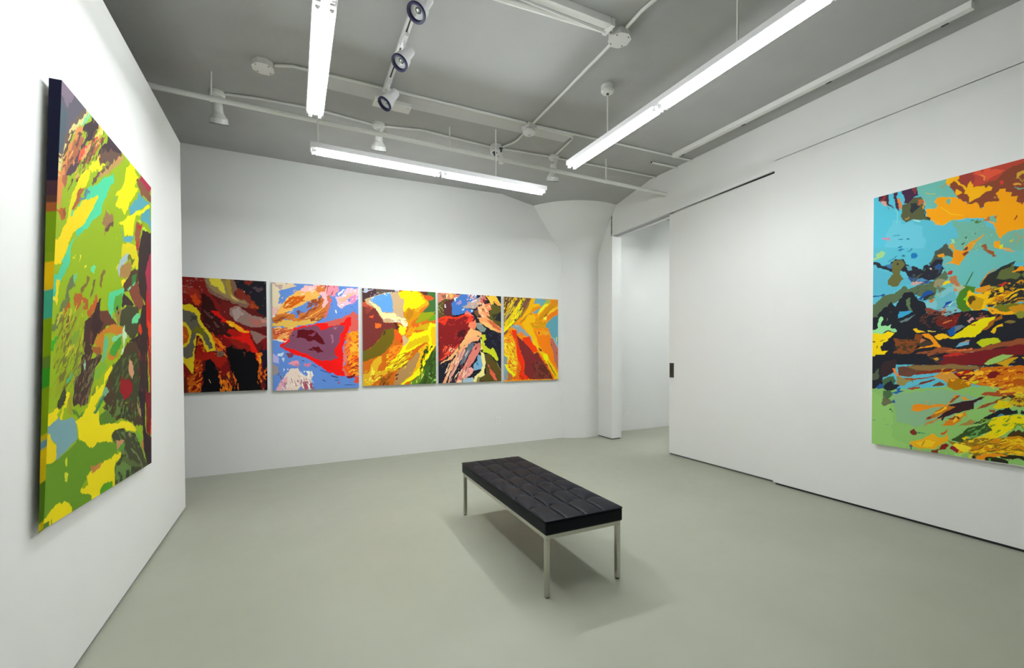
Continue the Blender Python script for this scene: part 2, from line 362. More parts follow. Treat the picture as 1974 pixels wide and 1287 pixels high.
'p3': '''B; 200 100 20
P; 74 48 52; -11 -7 272 -4 204 90 72 143 7 191 -14 159; 12
P; 95 80 72; 173 3 476 -1 464 28 361 46 204 79; 15
P; 176 184 200; 0 3 140 5 74 37 -1 47; 30
P; 176 184 200; 419 3 499 5 453 35; 30
P; 76 48 36; 687 2 1006 -1 1006 53 856 62 759 9; 15
P; 63 106 52; 881 13 1006 -4 1003 306 805 302 904 191 893 108; 12
P; 200 80 28; 820 53 931 52 986 96 930 129 856 122; 15
P; 116 48 44; -15 203 60 199 179 260 232 371 298 449 458 455 468 525 285 552 261 621 147 759 48 816 -7 839; 12
P; 192 80 56; 7 191 103 197 135 251 80 298 6 235; 20
P; 138 60 48; 27 223 91 264 68 333 36 300; 30
P; 242 106 28; 147 465 231 462 235 507 190 537 152 515; 20
P; 232 96 44; 100 348 144 352 132 386 105 381; 30
P; 74 36 28; 424 422 481 478 468 542 422 503; 30
P; 107 92 20; 274 552 411 514 420 642 372 758 257 873 144 919 -10 985 -7 839 81 805 193 713; 12
P; 74 58 20; 274 552 330 551 307 609 273 598; 30
P; 84 98 42; -6 827 48 827 46 895 -3 940; 30
P; 196 164 124; 29 156 116 107 271 52 361 41 476 39 544 104 548 243 541 360 598 439 598 498 562 522 516 454 423 433 355 453 287 449 232 360 190 271 81 220; 12
P; 239 223 156; 82 164 223 247 267 313 414 318 517 372 599 416 604 486 562 516 516 477 493 396 424 422 356 389 265 404 222 338 135 229; 12
P; 196 164 124; 361 41 487 33 533 116 542 243 546 383 459 363 414 307 405 181; 12
N; 251 243 200; 233 303 611 357 609 521 265 415; 34.31 12.66 10.37 .6 41
P; 95 155 224; 88 153 182 92 305 50 367 46 388 136 408 296 368 320 256 302 201 225 125 184; 12
N; 208 224 236; 95 52 384 34 214 146 93 197; 22.2 -8.06 8.91 .72 42
P; 251 228 12; 476 33 569 10 735 5 807 53 892 155 757 221 660 261 612 293 548 290 544 127 498 95; 12
P; 242 164 20; 735 5 807 53 905 155 892 191 756 286 660 273 769 221 855 145; 15
P; 232 116 28; 805 231 904 173 854 241 768 298 756 269; 15
P; 208 140 12; 547 295 613 228 684 260 732 282 805 302 682 437 609 545 598 451 547 359; 12
P; 184 122 16; 613 240 684 272 659 379 611 404 564 335; 20
P; 143 154 20; 805 290 997 282 902 382 754 446 682 449; 12
P; 92 154 28; 940 333 1003 306 1002 391 877 407; 15
P; 240 152 16; 597 545 657 496 852 420 729 495 668 591 595 651 560 616; 15
N; 216 88 24; 563 405 877 395 729 542 560 663; 36.4 -29.28 11.91 .6 43
P; 192 160 16; 778 469 914 430 888 538 729 542 680 543; 12
P; 251 228 12; 595 663 680 590 777 565 876 539 914 442 1002 451 999 730 909 901 846 1021 795 1141 647 1245 491 1311 492 1275 673 1138 797 948 911 755 849 707 726 780 557 875 462 945 391 1014 344 1106 287 1093 369 979 463 874; 12
P; 232 184 20; 938 489 1001 487 999 730 948 755 925 610; 12
P; 216 180 16; 606 721 703 661 801 636 887 611 899 707 775 732 605 804 558 816; 15
P; 240 176 16; 749 828 849 731 917 755 847 924 746 1080 672 1162 563 1242 650 1066 724 923; 12
P; 173 132 80; 507 1075 603 982 725 852 773 864 761 924 710 1043 648 1161 551 1254 480 1305 398 1301 424 1155; 10
P; 207 154 18; 310 1059 462 945 556 910 664 887 531 1016 459 1109 332 1106; 15
N; 251 228 32; 302 885 653 828 554 1064 309 1129; 47.03 -29.88 10.51 .56 44
N; 138 90 16; 302 874 677 828 554 1064 309 1129; 47.07 -29.9 9.35 .7 45
P; 242 86 28; 410 538 468 571 542 651 535 734 489 722 432 653; 15
P; 200 44 16; 501 664 542 663 523 734 495 711; 30
P; 196 164 124; 531 617 560 616 613 674 594 721 523 769; 12
P; 251 228 32; 481 478 585 522 561 593 525 628 479 582; 15
P; 240 140 28; 349 781 535 734 475 863 369 967 323 955; 15
N; 216 96 16; 327 735 535 734 462 945 323 978; 34.92 -18.56 13.92 .55 46
P; 216 170 32; 133 964 189 908 245 908 249 977 198 1034 191 1114 287 1082 320 1129 183 1241 93 1295 -5 1280 9 1144 75 1123; 12
P; 251 220 64; 98 1055 152 1102 140 1170 97 1123; 20
N; 242 224 80; 4 1121 287 1093 205 1288 1 1280; 20.54 -33.76 13.51 .66 47
P; 200 140 28; 10 1098 64 1088 42 1133 14 1133; 20
P; 138 84 20; 240 1208 343 1141 401 1131 341 1293 204 1299; 15
N; 200 100 20; 96 1169 412 1131 398 1307 137 1297; 38.81 -19.59 13.75 .6 48
P; 106 28 36; 418 1155 471 1139 459 1162 423 1185; 10
P; 106 28 36; 417 1226 464 1186 452 1215 428 1232; 10
P; 106 28 36; 249 1295 284 1256 284 1291; 20
P; 63 98 36; 999 767 909 913 845 1045 782 1165 659 1246 598 1303 1000 1307; 12
P; 95 138 36; 770 1177 845 1082 819 1178 744 1297 610 1298 671 1246; 15
N; 51 72 28; 799 780 999 755 994 1306 768 1298; 18.06 -53.19 17.26 .56 49
N; 232 224 96; 637 1137 832 1142 768 1304 622 1298; 15.28 -52.5 7.27 .66 50
N; 168 208 112; 882 1143 995 1122 994 1306 880 1302; 20.51 -31.22 9.95 .66 51''',
'p4': '''B; 32 32 42
P; 200 122 96; 0 -3 219 8 344 1 368 53 230 83 94 101 9 150; 12
P; 138 90 72; 24 12 145 12 132 53 47 57; 30
P; 240 180 80; 158 5 219 19 218 72 169 51; 15
P; 240 200 152; 109 8 151 6 144 87 125 88; 20
P; 90 74 36; 3 150 107 88 242 94 203 200 163 306 64 355 4 345; 12
P; 86 42 44; 106 123 168 86 236 106 185 166 213 292 275 320 163 341 65 309 55 229; 12
N; 138 154 74; 9 139 82 136 78 308 5 322; 16.43 22.35 11.79 .66 61
P; 200 204 208; 87 181 117 186 116 215 92 210; 20
P; 63 112 184; 198 142 292 80 344 7 458 1 600 6 626 52 573 102 469 142 442 214 545 222 544 270 390 275 313 313 213 304 215 223; 12
P; 154 136 184; 266 127 355 88 360 135 303 167; 20
P; 184 212 220; 352 241 416 197 390 234; 15
P; 184 212 220; 499 224 545 228 518 259; 15
P; 200 220 236; 243 47 281 39 254 111 240 94; 20
P; 176 154 144; 366 193 469 130 573 66 679 13 732 23 678 85 624 171 571 209 468 201; 12
N; 232 160 136; 446 -4 706 0 676 181 442 190; 31.63 -25.21 13.68 .6 62
N; 216 228 236; 458 -5 706 0 678 85 545 210; 29.06 -20.4 9.98 .7 63
P; 196 106 96; 652 51 732 11 758 70 704 132 651 122; 15
P; 106 74 52; 544 246 650 194 675 302 595 328; 15
P; 240 192 64; 745 4 921 7 988 96 1001 156 947 122 865 77 878 161 837 139 798 68; 12
P; 232 160 72; 865 65 947 85 994 150 933 135; 20
P; 106 36 36; 691 73 731 65 750 124 710 120; 20
P; 90 84 36; 811 115 892 136 1001 169 998 464 888 417 781 347 727 324 809 249; 12
P; 40 42 44; 931 281 1000 242 999 390 889 356; 12
P; 58 58 36; 836 284 945 281 889 368; 20
P; 224 124 80; 730 131 811 115 837 211 782 238 808 322 728 312 676 241; 12
P; 234 160 112; 611 184 730 131 702 228 755 299 794 346 674 338 622 267; 12
N; 244 192 144; 599 113 838 114 808 346 621 351; 26.17 30.4 15.2 .62 64
P; 184 104 60; 676 205 729 191 742 251 702 252; 20
P; 232 154 96; 621 339 741 336 834 370 998 489 994 563 914 540 806 492 726 445 647 411; 12
P; 240 184 106; 673 398 780 408 914 540 860 528 726 457; 15
P; 204 100 56; 754 360 888 405 997 501 990 539 860 467; 15
P; 124 138 132; 581 412 673 434 752 505 724 555 658 555 593 484; 12
P; 168 168 154; 594 424 672 446 659 471; 20
P; 126 28 28; 10 368 287 349 466 284 556 341 448 606 330 714 291 797 176 891 7 1006; 12
P; 240 56 24; 10 362 114 330 287 343 441 273 543 323 504 354 414 321 287 360 150 364 98 470 51 425 8 426; 12
P; 232 64 42; 465 356 569 341 516 414 425 428; 15
N; 192 44 32; 16 368 465 344 411 476 25 483; 32.65 -12.48 12.08 .68 65
P; 240 112 96; 402 286 454 249 543 329 478 319; 20
P; 74 24 28; 269 608 346 536 424 511 409 618 319 667; 20
N; 160 44 40; 233 526 437 499 434 666 255 691; 30.79 -16.93 14.72 .66 66
P; 216 60 40; 8 971 89 914 190 820 317 750 408 666 435 594 474 570 447 642 355 738 265 809 151 903 38 984; 15
N; 232 88 56; 68 761 266 762 225 915 63 949; 15.5 -28.17 12.09 .62 67
D; 232 140 128; 40 643 160 756 198 750; 10.83
P; 232 128 92; 476 427 582 364 600 424 566 521 501 522 463 475; 12
P; 240 176 112; 435 594 488 498 566 521 671 567 683 640 617 604 538 641 432 738 329 797 277 857 212 939 87 1008 6 1030 125 961 278 809 382 690; 12
P; 237 164 116; 329 809 432 726 459 666 564 617 670 616 616 677 510 714 405 822 352 929 273 1035 170 1164 105 1304 55 1302 146 1139 186 1010; 12
P; 216 154 140; 380 809 444 810 364 953 272 1083 207 1213 167 1295 142 1300 183 1152 275 952; 12
P; 90 106 120; 458 738 550 713 535 786 455 906 402 1014 324 1048 391 905; 10
P; 122 138 152; 430 846 483 798 455 894 389 977; 20
P; 216 124 112; 549 762 655 725 667 786 613 896 531 1016 425 1147 332 1277 255 1304 322 1168 454 954; 10
P; 232 160 148; 400 1098 504 1076 556 1126 489 1210 371 1266; 15
P; 200 116 104; 549 726 655 713 654 762 562 786; 20
P; 106 32 40; 575 786 614 780 594 829 574 828; 15
P; 58 28 34; 405 798 444 786 417 858 392 845; 15
P; 58 28 34; 291 797 329 774 302 845; 20
N; 240 196 160; 165 809 457 810 396 1304 68 1291; -26.35 51.99 12.29 .62 68
N; 138 68 64; 178 809 535 810 422 1305 142 1294; -26.49 52.17 8.65 .7 69
P; 122 168 200; 613 896 679 921 704 1056 662 1117 543 1126 544 1053 598 981; 12
P; 58 138 176; 598 981 637 1042 610 1066 584 1041; 20
P; 160 184 200; 371 1254 528 1235 553 1297 370 1303; 15
P; 239 224 144; 653 835 719 897 744 1020 716 1106 728 1217 620 1251 593 1299 540 1297 554 1224 662 1141 690 1056 665 945; 12
P; 240 228 160; 670 640 722 725 694 811 653 835; 20
P; 138 122 64; 607 1238 661 1215 646 1301 593 1299; 20
P; 196 204 36; 683 604 724 591 749 676 709 689 721 762 829 811 856 774 910 849 950 999 909 986 801 873 693 860 668 737; 12
P; 90 76 32; 719 884 801 885 909 1010 990 1137 996 1308 646 1301 660 1252 742 1181 744 1020; 12
P; 224 96 72; 758 1045 798 1046 825 1121 893 1185 933 1287 891 1285 797 1170 811 1108; 12
S; 184 180 124; 922 1011 990 1137; 6.6
P; 32 32 42; 802 787 884 725 995 737 991 1112 937 961; 12
P; 196 204 36; 801 848 843 780 910 849 950 992 923 992 855 886; 12
N; 52 56 76; 751 542 997 563 993 862 775 762; 21.51 31.96 18.19 .7 70
D; 200 200 208; 858 690 871 725 105 1026 61 1066; 6.25''',
'p5': '''B; 240 144 12
P; 138 106 52; -7 0 500 -4 443 126 302 312 137 460 -6 570; 10
P; 106 74 60; 20 5 141 0 99 79 31 165 -2 189; 15
P; 106 74 60; 209 3 305 1 193 183 70 354 16 427 57 295; 10
P; 154 138 88; 154 5 236 2 112 233 16 379 31 260; 10
P; 240 184 12; 140 89 168 17 222 8 98 198 10 272 11 236; 10
P; 216 192 16; 332 3 416 0 248 205 110 377 15 462 9 415 138 257; 10
P; 124 80 64; 374 2 486 3 401 128 289 252 220 327 248 254; 10
P; 138 122 84; 290 120 360 69 220 266 96 413 70 402; 10
P; 246 236 12; 8 474 97 377 206 291 289 204 331 197 303 264 178 400 14 552 1 522; 10
P; 200 180 20; 15 450 110 377 165 352 42 486; 10
P; 246 236 12; 166 244 346 33 388 7 276 180 165 316; 10
N; 74 52 32; 0 12 472 -3 247 350 2 427; 35.99 -68.25 10.22 .62 81
N; 244 200 28; 0 12 472 -3 247 374 1 522; 35.99 -68.21 10.23 .62 82
P; 122 90 52; -6 570 42 522 82 533 7 617; 10
P; 244 180 12; 486 -3 571 -1 528 87 643 82 657 119 514 160 471 235 344 324 233 411 302 337 415 200; 10
P; 200 128 16; 302 373 471 235 513 246 386 347 288 422; 15
P; 138 122 60; 358 348 471 235 471 260 400 322; 15
P; 111 168 176; 571 5 788 15 759 78 671 131 643 82 542 92; 10
P; 168 176 80; 774 15 877 11 817 76 729 116 671 168; 10
P; 240 224 32; 657 156 759 90 847 62 729 178 642 242 598 305; 12
P; 104 152 168; 499 234 657 156 642 193 584 244; 12
P; 204 138 16; 613 330 729 190 876 49 996 12 996 69 846 187 670 353; 10
P; 216 134 28; 862 18 996 4 981 44 876 111; 10
P; 244 192 40; 846 187 996 107 996 144 787 301; 15
P; 239 124 28; 787 276 996 144 995 245 876 299 787 363 728 352; 10
P; 138 96 20; 641 347 787 263 817 188 906 122 787 226 685 328; 10
P; 244 180 12; 442 260 541 258 613 342 584 392 498 418 526 516 668 763 582 738 440 566 315 433; 10
P; 208 144 16; 456 406 555 392 570 306 627 354 758 351 787 425 757 488 641 477 526 491; 10
P; 248 224 60; 714 315 773 282 772 351 728 339; 15
N; 232 156 16; 456 345 787 338 757 488 483 492; 28.74 11.84 16.01 .62 83
P; 95 156 172; 787 388 876 311 995 245 1001 827 934 726 860 612 816 475 757 463; 10
P; 136 180 188; 860 600 934 637 1002 764 1002 815 904 713; 10
P; 232 240 76; 964 624 987 624 979 694 967 694; 10
P; 138 154 160; 116 473 164 430 274 434 370 518 483 615 610 763 610 794 482 676 384 603 314 603 300 567 231 580 218 507; 10
P; 184 204 192; 184 442 232 447 287 482 246 471; 20
P; 239 128 48; 273 543 356 567 342 615 286 604; 12
P; 244 124 16; 540 503 670 489 816 500 845 612 874 738 904 865 933 992 993 1184 873 1067 726 863 611 713; 10
P; 252 152 24; 554 515 728 489 830 525 845 600 727 563 640 614; 15
P; 252 160 48; 728 538 816 537 801 588 727 588; 20
P; 138 60 16; 619 533 640 539 633 589 619 577; 10
P; 184 104 88; 845 638 904 637 1001 827 1001 1184 933 1030 904 839 859 763; 10
P; 138 60 48; 862 726 886 726 877 776; 15
P; 138 60 48; 964 865 986 865 979 929; 15
P; 248 196 16; 483 602 582 713 697 850 800 914 829 990 1008 1236 1000 1312 932 1310 799 1153 696 988 610 837 524 738; 10
P; 252 232 12; 711 888 800 914 814 977 770 1027 711 963; 10
P; 138 112 16; 799 1015 873 1117 978 1286 933 1246 843 1117; 10
P; 239 112 16; 596 800 668 900 784 1065 932 1284 873 1282 725 1089 638 937; 10
P; 138 44 32; 610 800 683 825 690 869 646 850; 15
P; 240 60 12; 307 640 468 615 496 713 582 787 596 862 524 886 467 811 369 725; 10
P; 124 44 44; 217 604 300 664 383 737 481 824 538 898 596 862 667 962 784 1115 902 1309 464 1306 352 1215 367 1044 298 859 244 713; 10
P; 92 44 36; 508 1059 609 1011 696 1063 813 1166 902 1309 666 1307 536 1184; 10
N; 124 56 48; 495 984 814 1065 872 1308 521 1283; 28.98 38.37 21.63 .58 84
P; 240 48 16; 136 520 218 513 231 604 244 713 298 859 367 1019 352 1203 450 1293 267 1305 297 1103 215 919 216 761 149 617; 10
P; 240 108 16; 95 521 143 556 216 761 215 919 297 1103 267 1305 116 1299 159 979 108 665; 10
P; 242 160 16; 7 629 95 569 149 617 216 761 229 919 241 1053 212 1223 90 1147 38 929 5 880; 10
P; 232 184 28; 26 737 161 785 187 955 213 1101 198 1247 90 1159 9 1109 64 977; 10
N; 248 220 48; 7 641 190 640 228 980 198 1247 9 1109; 29.77 22.13 17.96 .55 85
N; 232 112 28; 7 617 231 616 240 1224 9 1097; 32.5 17.25 11.53 .64 86
P; 124 152 160; -3 928 58 953 50 1049 76 1171 48 1303 -6 1313; 10
P; 244 224 16; 3 1060 64 1050 103 1147 199 1223 171 1271 89 1195; 12
P; 176 104 64; 63 1170 157 1234 129 1300 55 1303; 10
N; 160 28 16; 131 1172 465 1182 464 1312 129 1300; 19.6 -11.63 13.08 .68 87
N; 176 72 24; 41 569 245 568 337 1301 102 1293; 21.73 24.54 10.31 .72 88''',
'pl': '''B; 154 186 24
P; 94 90 102; -25 0 88 -11 206 -1 126 47 59 161 9 278 -24 328 -47 174; 12
P; 78 94 104; 5 61 52 75 38 156 4 224 -8 131; 15
P; 128 112 128; 3 -2 88 -6 50 56 8 35; 15
P; 110 92 80; 181 -4 218 4 138 56 59 166 8 269 -10 277 47 147 115 57; 12
P; 222 208 138; 206 5 231 0 128 82 42 208 1 300 -28 382 -39 360 7 251 67 137 138 56; 12
P; 200 216 144; 206 7 231 5 162 65 98 127 139 71; 15
P; 124 203 152; 172 44 219 9 238 5 173 59 145 84; 12
P; 224 144 80; 129 92 186 69 143 131 74 223 40 303 26 372 26 418 10 405 4 335 26 252 69 166; 12
P; 176 104 72; 99 142 174 80 135 171 67 264 51 317 35 305 63 217; 15
P; 63 50 52; 184 48 257 0 325 6 248 71 189 110 210 68 163 80; 12
P; 84 66 74; 149 139 211 84 179 146 98 261 59 286 84 218; 15
P; 220 216 96; 273 54 325 12 368 6 313 41 261 71; 12
P; 232 96 60; 212 99 286 48 300 52 237 98 180 166 127 215 167 146; 12
P; 240 168 112; 168 156 213 104 237 93 191 151 159 186; 15
P; 176 106 60; 237 98 383 10 277 108 194 192 172 211 203 151; 12
P; 126 96 64; 250 93 300 58 216 161 183 207 161 221; 12
P; 66 50 58; 302 91 398 12 476 1 560 4 431 57 304 118; 10
P; 106 80 68; 278 124 430 45 578 0 433 110 258 229 245 224 293 167; 15
P; 138 138 64; 305 134 416 75 403 105 319 151; 20
P; 192 152 90; 510 38 578 5 596 11 495 78 376 156 282 204 375 139; 15
P; 224 144 108; 510 35 561 10 578 12 527 37; 20
N; 106 74 60; -1 161 339 -6 431 69 64 359 17 376; -24.92 32.78 7.48 .66 101
N; 232 168 96; 37 142 311 7 318 118 63 341; -25.72 34.19 6.91 .7 102
P; 236 228 28; 318 134 374 114 269 193 218 192 278 135 304 118; 12
P; 154 186 24; 255 182 320 156 269 204 234 244 212 273; 15
P; 232 224 16; 184 212 224 190 243 198 210 248 166 290 125 338 87 389 70 427 79 354 102 313 141 254; 8
P; 176 98 58; 143 283 187 261 146 321 107 373 96 367; 12
P; 184 100 44; 13 377 65 368 53 400 26 418; 15
P; 160 82 42; 42 381 65 368 63 397 48 404; 15
P; 79 212 160; 222 253 309 205 390 153 465 127 474 147 422 185 380 239 341 297 266 358 208 395 133 441 104 477 78 532 45 539 84 482 143 429 108 396 148 345 200 282; 10
P; 90 138 148; 157 318 200 272 247 255 213 288 168 324; 15
P; 251 220 12; 261 271 305 244 312 258 252 326 195 379 132 423 93 466 67 509 41 542 -46 562 -52 493 16 474 60 425 117 365 202 302; 8
P; 92 212 164; 97 386 127 357 118 389 94 406; 20
P; 242 240 12; 615 42 690 5 782 23 731 76 793 74 674 156 603 242 568 223 494 235 533 186 484 197 565 144 599 93; 10
P; 124 188 120; 461 205 484 188 484 203; 20
P; 184 48 76; 792 19 858 -6 1000 0 975 31 858 51; 12
P; 138 90 68; 751 49 814 25 1000 30 999 67 836 87 772 68; 12
P; 92 168 180; 656 188 773 115 793 81 836 94 975 83 794 169 676 220; 10
P; 92 168 180; 837 169 975 105 999 221 951 191 816 210; 10
P; 246 238 20; 520 289 676 226 975 83 975 101 754 209 734 234 716 297 606 315 587 278; 10
P; 200 232 60; 754 228 881 204 951 216 859 224; 20
P; 92 168 180; 553 294 589 326 735 292 679 339 589 344; 10
P; 160 92 64; 764 225 859 218 817 290 757 370 797 367 736 311; 15
P; 184 56 28; 774 222 859 211 816 243 765 251; 15
P; 176 48 48; 679 351 817 283 797 335 717 348; 12
P; 64 48 46; 859 231 999 221 998 321 787 370 817 303; 10
P; 232 216 24; 573 360 660 343 756 338 777 372 575 419; 12
P; 160 122 80; 344 339 397 279 472 289 415 351 373 374 385 338; 15
P; 106 74 60; 379 361 421 322 465 291 473 303 401 363; 12
D; 216 232 64; 411 277 507 354 137 501 175 492; 6.46
P; 251 220 12; -62 531 74 496 44 530 -7 568 -54 611; 10
P; 82 204 156; 67 509 100 493 94 530 56 572 24 623 15 653 2 594 38 557; 10
P; 72 188 148; -58 613 6 590 9 664 -52 677; 10
P; 244 220 20; 22 592 39 585 39 616 27 658 21 673 12 660 20 623; 12
P; 244 236 60; 127 498 145 502 137 508; 15
P; 244 236 60; 168 488 182 489 169 504; 20
P; 244 236 60; 188 504 222 506 203 511; 20
P; 106 220 152; 254 518 284 493 306 498 286 524 254 527; 12
P; 120 200 128; 136 563 163 550 156 583 134 591; 12
P; 133 104 58; 343 561 364 526 392 500 398 510 377 546 355 568; 12
P; 111 124 80; 69 640 83 608 106 577 132 560 138 587 101 613 103 639; 12
P; 134 112 56; 181 606 217 580 235 547 261 553 219 596 182 618; 12
P; 122 106 64; 259 605 288 558 304 559 279 594 260 618; 12
P; 184 102 44; 144 613 181 610 240 625 232 654 158 669 129 638; 15
P; 111 130 72; 54 647 102 635 105 661 59 711 38 742 10 765 -17 788 -41 793 -42 783 2 756 28 715 41 678; 10
P; 192 92 36; 66 696 104 657 113 663 83 701 57 726; 12
P; 126 90 48; 107 691 127 733 97 772 58 786 70 739; 12
P; 200 98 42; 242 657 291 617 317 587 334 610 304 649 254 680 239 674; 12
P; 108 64 48; 324 624 357 611 359 641 417 642 507 672 520 684 420 703 320 738 291 773 221 770 226 707 284 668; 12
P; 63 44 44; 324 620 357 611 349 677 396 689 320 738 281 782 289 741 257 720 305 665; 12
P; 74 52 48; 226 707 285 676 268 743 292 789 263 823 223 801 215 755; 12
N; 156 172 32; 21 716 212 637 225 824 137 966 -8 960; -21.17 26.03 7.63 .5 103
N; 122 122 48; 21 716 212 637 225 824 137 966 19 866; -18.37 22.77 6.61 .66 104
N; 216 200 56; 34 693 212 641 222 786 69 831; -18.87 24.13 5.65 .66 105
P; 60 176 40; -33 802 5 786 39 749 27 785 -7 814 -31 818; 15
P; 134 168 56; 129 755 189 727 192 757 140 787; 15
P; 224 212 24; 512 468 566 421 564 376 751 329 795 368 787 420 703 432 670 402 567 451 512 477; 12
P; 168 192 192; 525 460 594 399 654 380 655 401 567 451 540 491; 12
P; 122 124 48; 655 395 735 371 719 402 655 411; 20
P; 176 136 76; 553 469 655 416 703 437 688 467 597 497 540 501; 12
P; 252 224 28; 569 505 657 481 627 514 569 532; 12
P; 90 64 48; 687 446 787 420 788 485 599 544 598 519; 12
P; 56 132 60; 704 469 770 445 754 491 705 505; 12
P; 128 220 180; 643 537 737 494 771 494 674 542; 15
P; 88 212 148; 438 576 515 549 598 524 599 559 516 582 479 643 481 670 429 627; 10
P; 92 168 56; 503 584 585 556 572 612 506 649 485 633; 10
P; 64 48 48; 599 559 659 559 739 584 572 612; 10
P; 138 76 56; 658 539 788 480 859 539 878 564 807 596 706 568; 10
P; 160 132 64; 492 646 545 615 615 611 560 661 534 692 520 675; 12
P; 58 44 32; 518 628 558 614 559 633 532 645; 15
P; 73 76 52; 573 621 645 597 789 587 816 643 791 698 726 734 648 720 618 693 547 681; 10
P; 112 220 152; 708 649 790 608 816 621 773 658 708 667; 12
P; 60 46 44; 803 316 996 267 985 318 915 405 945 486 935 607 994 703 935 795 954 1001 795 995 792 801 758 741 649 754 791 708 807 654 842 586 897 556 823 523 787 458; 10
P; 176 52 76; 985 306 1006 301 1004 599 935 607 935 488 906 407; 10
P; 200 36 28; 915 479 954 542 1004 576 1004 713 916 654; 10
P; 224 64 28; 791 687 825 652 861 692 825 705; 10
P; 236 68 16; 935 629 1004 645 1003 792 983 793; 10
P; 168 40 40; 935 729 1003 792 1002 1005 973 999 954 848; 15
P; 208 132 40; 331 737 397 714 494 687 604 695 577 744 526 821 450 815 367 789 312 780; 12
P; 168 184 44; 398 727 495 714 522 730 472 770 426 816 359 843 389 775; 12
P; 108 188 132; 387 750 434 733 435 768 391 826 369 835 379 801; 12
P; 132 216 160; 472 752 562 713 590 715 523 748 485 760; 15
P; 200 232 192; 618 698 656 729 579 791 558 787 605 742; 20
P; 72 164 56; 461 784 510 749 576 730 577 758 512 808 461 797; 12
P; 168 96 44; 291 781 355 773 378 793 346 811 302 797; 12
P; 82 64 44; 452 858 552 820 607 790 649 754 758 741 809 774 812 997 366 977 430 901; 10
P; 66 72 44; 476 840 607 799 792 780 829 997 532 984 478 901; 12
N; 92 106 56; 451 841 809 779 829 997 411 979; -27.32 22.89 11.24 .64 106
P; 76 56 48; 188 833 233 805 263 823 334 799 379 809 317 861 309 900 271 946 263 973 154 968 157 900 199 855; 12
N; 106 124 72; 151 813 356 802 303 974 154 968; -17.6 21.29 6.01 .66 107
N; 138 106 80; 151 813 356 802 303 974 154 968; -17.6 21.29 5.41 .7 108
P; 160 208 168; 226 839 244 823 245 847 231 855; 15
P; 92 184 128; 106 886 137 860 147 871 123 896 103 900; 12
P; 132 184 56; 317 861 380 826 450 828 405 863 340 896 308 893; 12
P; 251 232 12; 463 838 482 844 452 871 407 901 397 934 334 968 313 975 283 973 292 951 342 936 396 905 406 876; 10
P; 244 228 24; 320 912 341 909 332 936 316 940; 15
P; 124 180 140; 431 918 455 922 398 954 366 977 345 976 365 949; 15
P; 216 160 120; 667 859 688 805 712 833 744 872 721 894 682 878; 12
P; 156 24 32; 569 901 653 887 729 911 730 940 627 970 557 946; 20
P; 74 80 48; 49 957 69 924 91 900 101 928 81 965 46 963; 12
P; 244 232 16; 117 924 136 928 112 966 92 965 106 938; 10
N; 160 56 48; 791 698 994 680 992 1005 829 997; 7.46 31.58 6.89 .74 109
P; 68 72 44; 52 947 78 931 102 935 73 968 51 970; 12
P; 244 228 16; 110 935 133 936 97 976 81 1015 72 1001 89 968; 10
P; 168 160 40; 120 956 144 943 140 999 115 1001; 15
P; 92 140 52; 147 985 227 993 228 1012 157 1003; 15
P; 251 230 12; -24 1004 51 970 66 974 53 993 85 1012 33 1018 -8 1030 -22 1029; 10
P; 127 171 176; -25 1033 5 1028 60 997 77 1011 149 1006 184 1026 193 1077 155 1090 86 1114 60 1123 52 1074 26 1062 14 1042; 8
P; 246 216 12; -21 1040 14 1043 30 1065 56 1078 57 1126 36 1127 -14 1109; 8
P; 107 154 34; -9 1304 -27 1113 36 1127 86 1116 197 1081 374 1115 489 1129 540 1169 491 1186 378 1193 279 1213 227 1245 344 1301 250 1318 148 1309; 6
P; 107 154 34; 188 1076 271 1089 538 1131 540 1177 316 1183 205 1186; 8
P; 251 230 12; 166 1014 228 1008 282 962 364 941 387 946 324 979 357 1001 370 1045 438 1054 535 1058 673 1069 781 1116 749 1122 589 1089 524 1083 487 1100 488 1125 374 1115 283 1116 243 1093 197 1081 185 1030; 10
P; 74 138 80; 334 980 387 954 409 951 367 993 305 1005; 12
P; 90 132 40; 363 1017 435 1005 534 1015 523 1057 371 1053; 10
P; 76 64 40; 401 999 458 981 533 989 795 982 881 1056 864 1104 764 1096 672 1065 535 1045 459 1015; 12
P; 58 56 40; 534 1024 642 1008 732 1046 702 1072 561 1043; 12
N; 100 128 60; 411 975 828 983 864 1075 437 1042; -13.36 17.19 9.5 .64 110
P; 176 154 104; 779 991 812 1017 881 1056 846 1063 796 1031; 12
P; 68 72 44; 487 1100 524 1083 589 1089 674 1106 765 1129 831 1189 935 1291 800 1297 650 1288 545 1301 520 1280 529 1217 593 1193 618 1153 513 1128; 10
N; 106 128 72; 511 1086 797 1127 935 1281 545 1301; 35.48 22.77 12.91 .62 111
P; 92 160 56; 539 1156 632 1150 619 1179 566 1180; 10
P; 216 152 104; 532 1128 625 1143 546 1161; 10
P; 216 144 128; 667 1123 696 1124 682 1138; 20
P; 251 230 12; 511 1073 673 1069 781 1121 734 1116 589 1084; 10
P; 124 184 56; 765 1119 830 1140 935 1242 981 1294 954 1292 865 1222 765 1133; 10
P; 200 128 48; 831 1184 899 1197 972 1287 954 1289; 15
P; 216 88 64; 899 1148 847 1176 899 1192; 15
P; 251 230 12; 528 1175 592 1180 586 1200 529 1200 523 1220 521 1304 385 1314 303 1281 228 1255 236 1243 282 1245 265 1214 317 1201 400 1192 491 1186; 8
P; 208 136 72; 296 1180 400 1188 379 1200 318 1205; 10
P; 88 160 20; 373 1289 415 1271 501 1272 497 1303 384 1293; 10
P; 107 140 68; 530 1225 621 1223 707 1272 722 1301 571 1302 532 1274; 12
N; 58 68 48; 529 1208 752 1261 753 1316 545 1305; 14.14 11.08 12.35 .58 112
P; 92 108 56; 567 1202 676 1214 832 1274 865 1289 768 1277; 15
S; 138 148 96; 705 1186 783 1224 865 1284; 6.02
